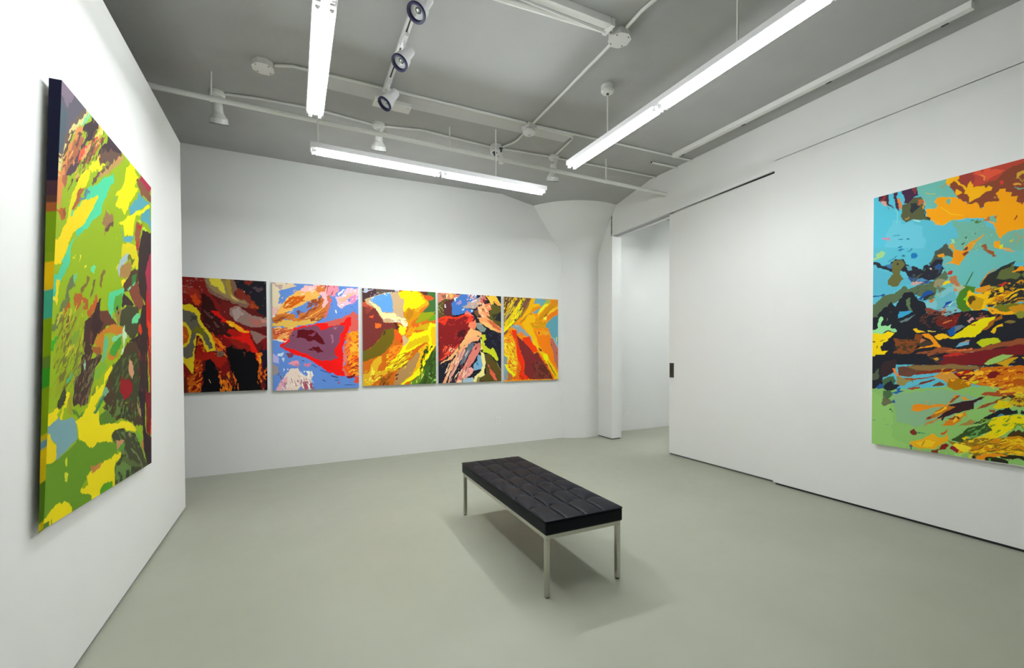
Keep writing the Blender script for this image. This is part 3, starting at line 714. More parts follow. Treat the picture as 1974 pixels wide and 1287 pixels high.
P; 220 224 48; 114 1134 132 1132 128 1153 115 1148; 15
P; 220 224 48; 117 1167 135 1167 131 1189 114 1183; 15
P; 251 230 12; 58 1304 -4 1279 40 1258 89 1245 98 1259 113 1253 187 1289 148 1309 101 1300; 8
P; 92 132 40; -15 1302 -11 1280 22 1282 57 1294 45 1307; 12
P; 64 80 58; 148 1309 180 1297 214 1309 172 1312; 15
P; 52 36 42; 795 952 908 955 899 1108 1010 1293 935 1296 882 1195 864 1104; 10
P; 122 26 32; 908 955 1012 957 1011 1091 982 1167 917 1139; 10
P; 236 80 32; 982 1094 1011 1086 1011 1170 982 1156; 12
P; 58 36 40; 917 1139 1011 1180 1010 1293 954 1244; 10
S; 184 56 40; 973 978 917 1134; 4.91''',
'pr': '''B; 92 192 212
P; 88 196 220; -5 -6 143 -1 145 430 -4 400; 10
P; 108 200 220; 93 167 177 211 257 243 257 452 50 411; 20
P; 112 188 176; 201 -2 347 -7 390 82 394 123 302 164 256 120; 10
P; 116 184 164; 369 249 506 273 558 380 652 359 652 538 288 460 405 342; 12
P; 140 72 48; 354 20 404 14 466 -7 652 -4 652 296 500 214 439 167 390 112; 8
P; 192 72 56; 453 2 652 -2 652 14 583 32 551 72 473 86 446 58; 10
P; 228 88 60; 459 5 532 13 583 36 551 53 513 62 483 23; 10
P; 160 64 56; 397 11 453 12 463 59 446 63 432 67 408 49; 12
P; 240 144 72; 480 22 496 33 516 64 503 54; 10
P; 216 72 56; 551 90 567 87 573 117 564 118; 15
P; 252 184 12; 347 13 383 1 429 -7 453 -4 415 8 397 21 432 77 439 60 449 40 463 69 463 85 506 91 513 114 519 98 537 113 529 127 506 131 480 160 446 169 439 118 411 99 390 107 390 63 354 30; 8
P; 140 72 48; 361 33 379 27 397 41 429 91 425 109 390 68; 10
P; 252 168 8; 260 142 295 157 317 144 295 111 317 98 369 107 411 134 439 167 473 168 500 214 506 178 551 193 564 192 551 146 564 127 586 132 583 147 604 159 601 181 622 183 622 211 643 222 652 260 652 368 625 361 583 377 570 402 558 380 542 302 506 268 369 239 362 252 336 265 306 247 291 222 264 194; 8
P; 140 72 48; 394 118 422 113 446 130 446 154 436 156 404 131; 10
P; 140 72 48; 432 165 493 141 539 128 548 192 503 182 496 208 473 168; 12
P; 116 184 164; 347 123 369 125 378 147 369 160; 12
S; 252 208 24; 325 151 369 209 425 230; 3.79
P; 112 188 176; 260 90 287 88 306 135 302 159 272 140; 10
P; 192 120 56; 506 273 542 269 551 267 539 301; 15
P; 116 184 164; 535 272 551 269 548 313 532 294; 10
S; 200 148 40; 350 24 325 45; 5.16
S; 200 196 96; 256 48 279 63 300 70; 5.31
S; 192 168 76; 646 124 628 90 619 92; 2.94
P; 216 168 56; 619 87 631 64 652 59 652 72 631 96; 12
P; 240 168 56; 613 110 625 105 643 123 631 123; 12
P; 116 184 164; 613 130 628 138 652 162 652 173 625 148; 12
P; 192 128 72; 529 157 542 157 548 168 535 167; 20
P; 156 68 24; 625 320 631 297 636 305 631 326; 20
P; 74 44 64; 31 5 79 2 84 55 112 102 106 100 75 63 40 36 26 26; 8
P; 224 168 152; 40 36 71 40 75 69 62 70; 12
P; 140 52 52; 44 10 66 6 62 37 44 26; 12
P; 124 72 56; 69 67 82 120 73 96; 15
P; 76 44 68; 97 0 131 3 118 34 135 82 135 125 123 110 110 53; 8
P; 236 136 56; 118 34 135 39 148 75 148 113 135 104; 12
P; 74 44 72; 143 -1 221 -1 229 49 201 55 193 90 156 78 152 34; 8
P; 140 60 68; 201 8 221 4 221 41 205 36; 15
P; 92 96 64; 148 86 177 84 201 61 237 72 256 120 260 193 284 210 280 221 217 196 193 195 169 198 142 170; 8
P; 50 52 60; 193 90 217 97 233 123 201 155 191 136; 10
P; 192 104 64; 217 66 237 72 241 94 225 100; 15
P; 240 168 72; 237 77 256 120 253 149 243 141 249 117; 12
P; 236 156 72; 165 176 185 163 181 175 169 182; 15
P; 58 60 56; 256 120 264 194 284 210 272 217 257 182; 10
S; 120 212 220; 114 108 127 133 123 191; 6.68
S; 184 228 216; 201 194 233 211; 6.38
S; 216 200 88; 291 222 336 265 372 242 432 254; 2.97
P; 76 132 56; 453 263 470 260 466 271; 15
P; 76 124 48; 473 275 490 275 490 287 476 283; 15
P; 216 128 164; 47 261 85 265 80 283 54 282; 20
P; 36 120 164; 165 303 185 303 187 319 173 310; 12
S; 44 108 152; 102 272 136 272; 4.3
S; 44 108 152; 129 300 152 303; 4.72
P; 42 124 180; 121 349 144 338 157 346 136 358; 12
P; 36 116 168; 165 380 190 367 190 383 173 384; 12
P; 28 120 188; 182 436 206 407 220 415 218 444; 12
P; 44 112 152; 144 405 157 391 165 401 157 413; 15
P; 164 212 140; 14 405 23 357 45 351 65 372 54 397 32 409; 12
P; 168 224 160; 374 354 387 357 389 382 380 380; 15
P; 64 108 84; 432 356 448 355 444 366; 12
P; 64 108 84; 453 354 466 341 463 352; 12
P; 64 108 84; 419 394 431 382 426 396; 15
P; 236 160 32; 500 359 503 366 477 393 463 428 422 487 384 479 394 462 422 458 446 434 439 408 453 392; 10
P; 124 60 48; 424 439 439 418 453 421 439 452 424 458; 12
P; 156 88 48; 493 416 510 415 519 446 555 481 551 494 513 463 500 437; 10
P; 252 168 8; 542 409 567 410 570 443 601 459 643 428 625 460 598 477 558 449 542 441; 10
P; 120 180 160; 570 406 595 362 625 356 652 386 652 448 607 461 577 445; 10
P; 212 200 56; 595 410 607 404 607 415 598 418; 20
S; 200 152 88; 622 378 640 405 625 433; 3.67
P; 224 224 32; 558 431 570 420 573 444 564 451; 15
N; 176 220 152; 404 283 539 319 539 510 412 485; 3.34 -3.98 2.8 .78 121
P; 80 88 76; 303 463 307 413 340 396 355 374 394 452 387 465 355 429 333 434 310 465; 8
P; 236 160 32; 358 380 383 386 398 438 369 397; 12
P; 92 192 212; -3 320 310 391 246 495 188 605 -1 705; 8
P; 108 192 188; 302 442 423 426 651 477 651 519 561 554 494 640 401 636 334 720 271 735 349 566; 8
P; 80 88 76; 278 474 306 427 329 405 371 415 396 451 386 464 356 437 333 443 337 465 310 507 278 485; 8
P; 240 160 32; 310 433 341 429 348 446 321 448; 10
P; 164 212 140; 13 406 17 371 45 351 64 370 50 389 31 406; 10
P; 28 120 188; 183 435 191 408 212 404 222 425 204 436; 10
P; 44 112 152; 148 400 157 392 167 403 157 411; 12
S; 44 108 152; 77 425 100 417 122 397; 4.54
P; 36 116 168; 166 379 189 372 191 379 174 383; 12
P; 42 124 180; 122 354 153 350 161 356 137 366; 12
P; 240 156 20; 386 413 423 436 452 433 423 472 405 504 360 490 337 491 371 482; 8
P; 138 60 36; 423 441 445 431 452 438 427 463; 10
P; 156 88 40; 501 443 525 449 555 485 542 492 515 466; 10
S; 240 156 20; 581 461 619 475; 5.47
P; 44 44 56; 3 417 31 426 45 452 82 464 109 419 157 426 166 458 187 473 221 485 246 511 254 486 266 477 278 490 310 454 337 460 341 502 349 514 326 557 302 574 270 574 213 560 179 537 162 501 100 502 73 485 22 459; 8
P; 60 120 168; 50 453 100 439 109 435 100 479 68 456; 10
P; 108 108 60; 109 424 157 426 164 468 144 498 131 529 144 559 131 583 105 584 82 572 80 543 100 513 95 484; 8
P; 64 52 48; 118 443 131 443 129 456 120 455; 15
P; 92 160 180; 162 474 179 477 196 502 175 498; 12
P; 44 88 144; 294 493 318 482 333 501 322 525 302 516; 10
P; 216 212 192; 284 510 292 503 296 517 290 522; 20
P; 90 184 208; 77 503 100 513 82 544 78 577 105 593 145 582 166 535 188 550 192 589 153 589 100 626 3 624 3 461; 10
P; 108 108 60; 100 513 136 513 153 550 131 583 105 586 82 572 80 543; 8
P; 52 84 160; 183 544 229 562 294 578 246 592 196 584; 10
P; 76 144 192; 200 563 238 553 270 566 238 574; 10
P; 208 168 164; 192 573 213 570 262 589 213 595 192 589; 12
P; 92 112 80; 4 705 55 642 114 633 153 594 171 594 179 615 213 609 270 590 302 579 349 530 360 568 318 624 310 660 294 695 262 691 205 640 158 650 127 691 83 714 37 766 13 776; 8
N; 72 88 74; 213 489 386 521 310 697 213 685; 11.96 -8.79 6.45 .6 122
P; 156 148 112; 302 606 326 573 349 582 360 599 333 626 310 623; 12
P; 244 212 20; 337 609 349 592 390 594 379 602 345 615; 10
P; 184 56 44; 352 541 386 539 383 556 360 555; 12
P; 36 84 160; 234 682 254 652 286 630 302 648 279 671 246 689; 8
P; 48 56 56; 238 688 270 660 302 646 298 658 262 685; 12
P; 108 124 100; 310 623 341 627 353 640 322 656; 10
P; 232 160 80; 314 666 341 661 322 674; 15
P; 36 38 46; 4 781 23 713 74 713 92 681 114 717 162 634 205 632 230 687 267 713 271 735 267 766 334 757 349 795 423 771 494 769 562 790 651 767 651 1079 0 1082; 6
P; 92 112 80; 4 711 55 665 92 675 46 721 23 777 9 776; 10
P; 92 120 80; 162 678 184 670 188 720 213 755 201 760 171 718; 12
P; 56 164 204; 128 792 136 748 201 754 188 769 145 787; 10
P; 108 132 136; 132 809 197 770 213 761 180 796 141 815; 12
P; 108 112 80; 69 798 78 776 87 782 76 804; 20
P; 88 80 72; 83 759 101 750 96 766; 20
P; 36 84 160; 3 636 64 629 55 640 8 642; 10
P; 224 124 36; 271 702 302 685 298 711 287 715; 12
P; 128 196 204; 262 696 287 715 318 687 364 620 416 628 409 709 420 771 349 800 334 767 302 743 271 735; 8
P; 104 184 196; 310 697 401 647 401 739 310 749; 10
P; 28 76 168; 337 742 357 713 387 716 364 734; 10
P; 232 124 40; 387 655 401 652 405 673 390 671; 15
P; 200 136 104; 334 762 357 749 349 779 338 784; 12
P; 136 72 56; 263 739 287 742 334 752 295 769 279 778; 10
P; 124 60 68; 376 767 401 756 394 774; 15
P; 176 220 216; 341 737 394 707 364 734; 15
P; 76 132 36; 398 707 409 663 427 630 441 632 477 643 470 686 445 703 441 733 456 770 420 776 401 749; 6
S; 60 116 52; 432 636 464 556; 5.93
P; 180 188 148; 379 628 409 592 412 623 431 636 405 662; 12
P; 192 124 80; 371 570 398 569 412 623 379 612; 15
P; 48 52 48; 494 635 521 585 555 557 623 527 613 554 651 570 651 739 528 763 501 691; 6
P; 100 112 60; 548 605 568 569 607 553 613 530 619 583 638 601 626 622 581 615; 8
P; 252 160 16; 613 578 651 533 651 570 632 576 616 583; 8
S; 220 136 40; 494 635 521 576 555 552; 4.88
P; 232 152 32; 477 647 528 643 535 661 501 681 477 672; 12
P; 200 56 32; 555 645 594 631 597 641 581 653; 12
P; 164 160 64; 521 639 555 640 535 656; 12
P; 252 200 8; 438 702 452 659 477 682 508 682 532 665 535 690 521 713 545 706 594 684 623 683 600 713 555 727 552 741 515 746 522 762 494 769 459 770 441 733; 6
P; 208 160 16; 456 684 480 698 508 721 501 760 466 766 445 738; 10
P; 92 68 24; 450 699 466 691 475 717 463 743 452 734; 12
P; 160 212 20; 427 701 441 688 441 723 431 711; 12
P; 200 120 24; 528 724 568 700 607 681 619 692 581 720; 12
N; 208 144 20; 528 655 651 626 651 776 528 763; 10.94 -6.19 5.49 .6 123
N; 252 200 8; 535 656 651 664 651 776 535 763; 12.84 -5.02 4.7 .7 124
P; 124 124 32; 528 772 575 748 651 757 651 785 581 792; 10
P; 252 180 12; 518 761 542 769 575 787 651 771 651 795 607 804 542 798; 10
P; 212 148 24; 607 771 651 757 651 813 626 801; 12
P; 138 144 48; 610 795 651 785 651 827 626 820; 12
P; 124 36 32; 314 818 334 794 372 802 420 781 409 831 402 846 364 869 318 850; 8
P; 224 124 60; 342 839 372 823 376 831 349 844; 12
N; 106 60 44; 230 763 387 778 349 868 238 850; 15.73 -5.02 5.47 .58 125
N; 156 80 56; 263 734 562 785 562 853 402 841; 12.78 -5.85 4.64 .7 126
P; 28 92 168; 359 879 387 860 409 856 398 902 372 910; 8
P; 108 124 136; 387 860 416 842 434 858 398 891; 12
P; 216 156 152; 438 833 466 816 473 831 449 839; 12
P; 176 104 72; 470 816 498 809 501 824 477 827; 15
P; 240 224 8; 368 931 409 892 459 850 515 815 558 817 548 837 522 865 505 888 473 921 424 918 387 932; 6
P; 176 104 24; 501 883 542 842 581 797 578 826 542 861 522 884; 10
P; 248 200 16; 532 895 548 876 581 850 591 865 562 877 548 905; 10
P; 176 96 24; 452 865 473 856 477 866 459 870; 15
P; 140 120 56; 581 835 607 833 638 845 600 849; 12
P; 156 228 160; -1 856 23 846 32 812 46 773 60 780 51 831 83 844 101 829 97 854 126 858 123 872 83 873 37 887 -1 873; 10
P; 252 216 12; 0 879 47 888 83 873 110 885 97 902 79 923 83 935 61 940 47 968 52 991 84 991 65 1014 24 1019 0 1047; 8
P; 48 40 44; 14 932 23 927 21 938; 20
S; 48 40 44; 26 961 24 978; 4.16
S; 48 40 44; 40 933 61 923; 4.11
P; 140 76 36; 115 914 205 929 214 891 247 904 230 946 222 978 214 1011 155 1032 115 1026 111 1003 133 987 119 953; 8
N; 76 60 40; 115 919 222 924 206 1021 119 1020; 12.91 5.89 5.84 .64 127
P; 252 204 24; 205 864 226 860 255 883 271 889 230 892; 10
P; 248 156 20; 247 898 279 890 295 906 311 939 338 976 334 984 303 970 230 984 210 994 239 973 299 959 287 927 263 915; 6
P; 252 196 24; 303 912 338 896 361 900 379 916 342 930 319 939; 8
P; 248 224 96; 283 877 311 878 307 886 287 885; 15
P; 76 60 48; 218 946 271 926 295 954 247 974; 12
P; 200 120 72; 234 941 255 920 267 932 243 947; 12
P; 116 184 212; 394 973 416 953 452 945 452 965 431 974; 8
P; 200 152 120; 416 948 445 939 442 949; 15
P; 200 212 28; 480 956 498 937 562 932 578 948 542 963 501 976; 8
P; 156 84 48; 338 976 402 994 494 981 581 955 651 934 651 967 562 983 460 1010 349 1013 271 1022 214 1011; 8
P; 124 32 36; 342 1023 460 1010 562 983 651 962 651 1037 562 1079 334 1080; 6
P; 232 120 56; 349 997 409 994 467 988 463 998 387 1006; 10
P; 200 48 40; 342 1028 409 1009 452 1015 387 1039; 12
P; 176 148 136; 452 1015 474 1008 474 1015; 12
P; 160 204 104; 515 1070 548 1036 581 1022 619 1022 588 1046 528 1072; 8
P; 216 176 16; 562 1074 600 1046 644 1027 626 1055 594 1079; 8
P; 52 48 80; 326 1044 353 1042 350 1054 330 1054; 10
P; 224 168 48; 299 1038 311 1033 319 1049 307 1054; 15
S; 108 96 88; 226 1054 239 1070 259 1049; 4.22
N; 92 60 52; 214 1005 349 1008 334 1079 214 1079; 15.96 -5.19 5.52 .6 128
P; 144 196 108; -7 1231 199 1232 365 1201 584 1191 656 1198 656 1604 -6 1618; 6
P; 140 184 140; 108 1260 365 1223 515 1276 366 1395 226 1467 128 1445; 12
P; 152 204 112; -2 1267 109 1342 109 1540 200 1583 -6 1606; 12
P; 36 38 46; -1 1049 79 1014 259 1017 325 1078 207 1084 131 1073 85 1120 56 1168 27 1193 0 1249; 6
P; 58 44 48; 56 1061 131 1050 117 1131 80 1162 42 1169 46 1109; 8
P; 88 96 76; 2 1152 37 1103 41 1121 27 1199 5 1236; 8
P; 36 40 48; 2 1194 51 1162 56 1210 27 1229 3 1248; 6
P; 44 100 160; 17 1224 37 1211 61 1218 56 1240 22 1244; 10
P; 76 108 76; 47 1186 108 1155 127 1189 108 1213 66 1227 56 1198; 8
P; 36 40 48; 75 1203 99 1181 113 1207 154 1214 113 1248 80 1250 56 1240; 8
P; 36 100 176; 90 1267 127 1247 127 1230 154 1217 145 1238 168 1242 127 1265; 8
P; 76 112 72; 56 1251 99 1243 104 1272 80 1315 61 1305; 8
P; 108 112 80; 59 1269 80 1315 95 1308 118 1324 62 1352 54 1341; 8
P; 44 96 160; 99 1313 109 1301 123 1312 109 1321; 10
P; 76 124 84; 99 1287 113 1277 109 1292; 15
P; 48 80 76; 89 1367 97 1363 95 1374; 20
P; 48 80 76; 103 1354 109 1351 106 1360; 20
D; 40 96 108; 16 1449; 5.44
D; 92 148 160; 67 1434 74 1469 86 1467; 5.29
P; 108 68 52; 131 1096 207 1084 325 1078 508 1082 508 1103 345 1126 225 1140 172 1159 136 1148; 6
P; 140 112 64; 172 1090 284 1083 479 1077 493 1098 365 1104 242 1117; 8
P; 140 48 24; 216 1135 251 1123 349 1107 427 1104 396 1120 317 1127 225 1146; 8
P; 240 124 40; 103 1105 117 1108 136 1137 154 1159 140 1165 122 1137; 8
P; 156 140 80; 131 1160 181 1164 225 1157 199 1181 163 1205 131 1201; 10
P; 160 76 32; 154 1159 225 1163 317 1149 341 1181 321 1154 216 1174 216 1191 207 1175; 8
P; 128 48 24; 242 1190 268 1178 313 1163 313 1171 268 1195 186 1221 234 1202; 8
P; 168 68 32; 181 1227 242 1210 244 1218 199 1235 183 1236; 8
P; 216 152 56; 301 1149 333 1121 404 1120 500 1108 508 1138 464 1171 365 1191 341 1170; 8
P; 180 120 8; 361 1185 373 1163 408 1157 457 1166 464 1197 427 1217 389 1222 361 1202; 8
P; 124 72 36; 301 1210 341 1181 357 1202 333 1211; 10
P; 92 28 32; 389 1126 434 1114 471 1113 479 1139 442 1166 412 1162; 8
P; 200 32 24; 404 1123 464 1114 457 1135 419 1133; 10
P; 216 116 16; 504 1092 656 1071 656 1198 570 1197 493 1190 457 1181 479 1150 493 1123; 6
N; 252 184 24; 317 1111 656 1086 656 1193 464 1192 365 1180; 16.5 -7.7 6.01 .62 129
N; 168 56 16; 365 1104 656 1081 656 1188 479 1186; 15.97 -6.5 5.03 .64 130
P; 192 92 12; 617 1150 650 1135 656 1178 624 1189; 10
P; 124 28 28; 518 1123 563 1107 584 1121 543 1148 525 1143; 10
P; 252 196 40; 471 1124 515 1110 508 1136 479 1134; 10
P; 200 212 36; 464 1176 490 1162 493 1180 471 1186; 12
P; 248 216 56; 643 1110 650 1101 650 1115; 12
P; 160 204 104; 515 1072 543 1041 617 1022 584 1052 532 1077; 8
P; 36 38 44; 508 1087 584 1057 630 1022 656 1033 617 1062 550 1087; 10
P; 216 168 24; 563 1072 604 1037 637 1032 617 1062 597 1082; 8
P; 176 80 40; 501 1241 515 1225 550 1218 570 1197 617 1204 650 1212 624 1238 577 1239; 8
P; 232 168 32; 564 1212 604 1195 650 1178 650 1217 604 1220; 10
N; 244 204 32; 515 1184 656 1178 656 1246 577 1241; 13.3 -6.66 4.46 .66 131
P; 240 144 24; 199 1351 208 1330 259 1320 309 1324 301 1314 365 1312 396 1253 416 1252 389 1286 365 1320 285 1338 225 1366 190 1358; 8
P; 244 164 28; 264 1320 287 1288 276 1311; 12
P; 160 80 40; 373 1292 400 1256 416 1252 400 1285 377 1297; 10
P; 240 160 32; 427 1267 449 1260 457 1275 442 1282; 10
P; 58 36 40; 365 1314 427 1288 479 1274 508 1256 522 1260 493 1278 479 1294 479 1325 450 1338 400 1359 358 1385 346 1413 342 1397 309 1412 350 1364 389 1328; 6
P; 200 120 32; 264 1417 285 1387 309 1357 365 1320 397 1322 350 1364 301 1397; 8
P; 252 196 24; 309 1374 338 1344 365 1320 362 1336 326 1367; 8
P; 208 136 48; 255 1457 285 1426 326 1394 346 1386 309 1418 276 1444; 10
P; 124 64 40; 272 1405 309 1379 293 1403; 12
P; 224 132 24; 346 1440 366 1406 389 1387 420 1362 446 1344 450 1380 435 1366 420 1399 397 1428; 8
P; 244 196 36; 389 1371 435 1356 416 1389 389 1413; 10
P; 108 48 32; 366 1400 412 1379 389 1403; 12
P; 156 76 44; 479 1325 501 1303 550 1283 564 1262 617 1234 634 1257 604 1250 564 1287 522 1311; 8
P; 76 52 36; 557 1268 604 1240 630 1243 637 1267 604 1254; 12
P; 228 208 8; 550 1304 570 1267 604 1264 624 1297 597 1309 560 1313; 8
P; 36 40 42; 468 1409 508 1374 557 1333 567 1317 604 1301 617 1317 640 1310 640 1330 584 1345 543 1370 501 1400; 6
P; 76 152 172; 564 1357 581 1338 594 1339 581 1356; 12
P; 160 88 56; 539 1315 560 1318 564 1337 546 1329; 12
P; 176 136 64; 408 1438 442 1402 472 1378 464 1389 486 1392 464 1415 435 1424; 8
P; 124 76 32; 604 1259 650 1237 650 1295 617 1288; 10
N; 216 184 24; 564 1242 656 1227 656 1294 584 1301; 13.17 -8.85 4.83 .6 132
P; 58 84 40; 381 1510 427 1467 450 1432 501 1410 529 1387 564 1418 529 1442 494 1473 472 1497 427 1519; 6
N; 100 160 80; 420 1441 529 1397 494 1483 427 1514; 14.63 -12.39 6.09 .62 133
P; 240 220 8; 508 1471 550 1434 529 1407 550 1364 604 1348 656 1333 656 1372 617 1425 584 1460 550 1485 494 1524; 6
N; 124 156 40; 486 1392 656 1333 656 1459 515 1510; 14.85 -9.91 4.92 .66 134
P; 76 60 28; 604 1447 650 1402 656 1401 656 1444 617 1465 597 1458; 8
P; 216 144 16; 479 1526 550 1485 604 1457 656 1439 656 1555 584 1549 479 1578 442 1559; 6
P; 156 120 32; 366 1523 427 1524 494 1478 564 1473 515 1510 450 1547 389 1536; 8
N; 244 208 24; 405 1507 656 1439 656 1565 405 1591; 17.43 -9.97 5.87 .56 135
N; 140 108 28; 405 1528 656 1439 656 1575 405 1602; 17.42 -9.02 5.03 .64 136
P; 240 176 28; 195 1578 208 1548 260 1529 301 1490 326 1508 350 1499 366 1475 374 1517 346 1543 310 1581 260 1584 209 1588; 6
P; 248 204 32; 217 1558 260 1540 318 1531 302 1572 243 1582; 10
S; 176 124 24; 252 1575 268 1539; 4.84
P; 76 100 112; 194 1579 206 1574 209 1585 198 1589; 15
P; 208 92 32; 332 1485 354 1466 370 1453 354 1488 338 1495; 10
P; 128 48 40; 195 1505 217 1468 228 1495 213 1514; 12
P; 44 140 92; 234 1488 270 1489 264 1498 243 1498; 15
P; 140 36 32; 334 1577 342 1549 366 1537 378 1546 358 1578; 8
P; 152 34 44; 376 1565 389 1544 446 1547 420 1568 405 1586; 8
P; 128 56 40; 281 1608 334 1577 318 1607 302 1610; 10
P; 244 152 24; 405 1586 446 1547 446 1563 427 1577; 10
P; 164 216 112; 342 1608 366 1588 389 1600 427 1582 435 1612 405 1613; 10
P; 244 220 44; 374 1549 405 1528 465 1544 442 1574; 12
P; 44 46 28; 457 1608 479 1588 550 1580 604 1590 624 1600 604 1614 550 1595 494 1606; 6
P; 76 152 64; 494 1611 536 1588 584 1598 604 1612 550 1615; 8
P; 44 42 28; 564 1548 611 1549 656 1551 656 1565 604 1575 656 1579 584 1574; 10
P; 240 148 20; 479 1593 557 1559 604 1560 550 1580 501 1600; 8
P; 96 164 80; 624 1600 656 1594 656 1623 630 1623; 10''',
}
_T = np.random.RandomState(7).rand(256, 256)
def vnoise(x, y, seed=0):
    x = x + 37.17 * seed; y = y + 91.73 * seed
    xi = np.floor(x).astype(int); yi = np.floor(y).astype(int)
    fx = x - xi; fy = y - yi
    fx = fx * fx * (3 - 2 * fx); fy = fy * fy * (3 - 2 * fy)
    a = _T[yi & 255, xi & 255]; b = _T[yi & 255, (xi + 1) & 255]
    c = _T[(yi + 1) & 255, xi & 255]; d = _T[(yi + 1) & 255, (xi + 1) & 255]
    return (a + (b - a) * fx) * (1 - fy) + (c + (d - c) * fx) * fy
def inside(px, py, pts):
    m = np.zeros(px.shape, bool); n = len(pts)
    for i in range(n):
        x0, y0 = pts[i]; x1, y1 = pts[(i + 1) % n]
        if y0 == y1: continue
        c = (y0 > py) != (y1 > py)
        m ^= c & (px < (x1 - x0) * (py - y0) / (y1 - y0) + x0)
    return m
def pairs(s, k=.001):
    v = [float(t) * k for t in s.split()]
    return list(zip(v[0::2], v[1::2]))
def paint(spec, nx, ny, asp):
    """Lay the paint areas of one canvas, in order, over a grid of nx by ny points
    (x runs 0..1 across the canvas, y 0..asp down it); returns linear RGB."""
    X, Y = np.meshgrid(np.linspace(0, 1, nx), np.linspace(0, asp, ny))
    C = np.zeros((ny, nx, 3))
    f1 = lambda s: (vnoise(X * 14, Y * 14, s) + .8 * vnoise(X * 34, Y * 34, s + 1) + .55 * vnoise(X * 80, Y * 80, s + 2)) / 1.18 - 1
    DX, DY = f1(1), f1(11)
    rs = np.random.RandomState(3)
    def sub(pts, mg):
        xs = [p[0] for p in pts]; ys = [p[1] for p in pts]
        j0 = max(0, int((min(xs) - mg) * (nx - 1))); j1 = min(nx, int((max(xs) + mg) * (nx - 1)) + 2)
        i0 = max(0, int((min(ys) - mg) / asp * (ny - 1))); i1 = min(ny, int((max(ys) + mg) / asp * (ny - 1)) + 2)
        return slice(i0, max(i0, i1)), slice(j0, max(j0, j1))
    for line in spec.strip().split('\n'):
        p = line.split(';'); k = p[0][0]
        rgb = np.array([float(t) / 255 for t in p[1].split()])
        rgb = np.where(rgb <= .04045, rgb / 12.92, ((rgb + .055) / 1.055) ** 2.4)
        if k == 'B': C[:] = rgb; continue
        pts = pairs(p[2])
        par = [float(t) for t in p[3].split()]
        sl = sub(pts, .06)
        x, y = X[sl], Y[sl]
        if x.size == 0: continue
        r1, r2 = rs.randint(0, 400, 2)
        dx = np.roll(DX, (r1, r2), (0, 1))[sl]; dy = np.roll(DY, (r2, r1), (0, 1))[sl]
        if k == 'P':
            a = par[0] * .001 * 1.5
            m = inside(x + a * dx, y + a * dy, pts)
        elif k == 'S':
            w = par[0] * .001; m = np.zeros(x.shape, bool); n = len(pts) - 1
            qx, qy = x + .004 * dx, y + .004 * dy
            for i in range(n):
                (x0, y0), (x1, y1) = pts[i], pts[i + 1]
                ex, ey = x1 - x0, y1 - y0
                t = np.clip(((qx - x0) * ex + (qy - y0) * ey) / (ex * ex + ey * ey + 1e-9), 0, 1)
                g = (i + t) / n
                m |= np.hypot(qx - x0 - t * ex, qy - y0 - t * ey) < .5 * w * (.45 + 1.1 * np.sqrt(g * (1 - g)))
        elif k == 'D':
            m = np.zeros(x.shape, bool)
            for cx, cy in pts: m |= np.hypot(x - cx + .002 * dx, y - cy + .002 * dy) < par[0] * .0005
        else:
            vx, vy, w, th, sd = par; vx *= .001; vy *= .001; w *= .001
            L = np.hypot(vx, vy); ux, uy = vx / L, vy / L
            qx, qy = x + .012 * dx, y + .012 * dy
            al = (qx * ux + qy * uy) / L; ac = (qy * ux - qx * uy) / w
            g = vnoise(x * 9, y * 9, sd + 3)
            v = .52 * vnoise(al, ac, sd) + .30 * vnoise(al * .6 + ac * .12, ac * .55, sd + 7) + .18 * vnoise(al * 2.1, ac * 2.1 - al * .3, sd + 5) + .16 * (g - .5)
            v = (v - .5) * 1.12 + .5
            m = (v > th) & inside(x + .03 * dx, y + .03 * dy, pts)
        C[sl][m] = rgb
    return C

# ------------------------------------------------------------------ the room
XL, YB, XR = -.945, 6.30, 4.82
def zc(x):                       # underside of the slab
    return 3.97 if x < 1 else 3.97 + .085 * (x - 1) / 3.82
struct(MB().box(-5, 8.2, -6.2, 9, -.2, 0).build('floor', M_FLOOR), 'grey painted concrete floor with small scuffs')
# slab (two bays), thick, with a drop panel round the column
cb = MB()
xs = [-5, 1, XR, 8.2]
for a, b in zip(xs[:-1], xs[1:]):
    za, zb = zc(a), zc(min(b, XR)); 
    cb.hexa([(a, -6.2, za), (b, -6.2, zb), (b, -6.2, 4.6), (a, -6.2, 4.6), (a, 6.6, za), (b, 6.6, zb), (b, 6.6, 4.6), (a, 6.6, 4.6)])
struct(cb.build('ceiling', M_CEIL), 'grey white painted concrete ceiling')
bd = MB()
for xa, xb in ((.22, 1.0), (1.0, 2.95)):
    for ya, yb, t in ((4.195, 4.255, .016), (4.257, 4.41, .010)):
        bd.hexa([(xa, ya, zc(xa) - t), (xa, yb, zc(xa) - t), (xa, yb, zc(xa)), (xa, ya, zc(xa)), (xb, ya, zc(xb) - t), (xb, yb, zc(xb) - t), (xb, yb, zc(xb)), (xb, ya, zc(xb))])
struct(bd.build('trim_2', M_BOARD), 'flat white board fixed across the ceiling')
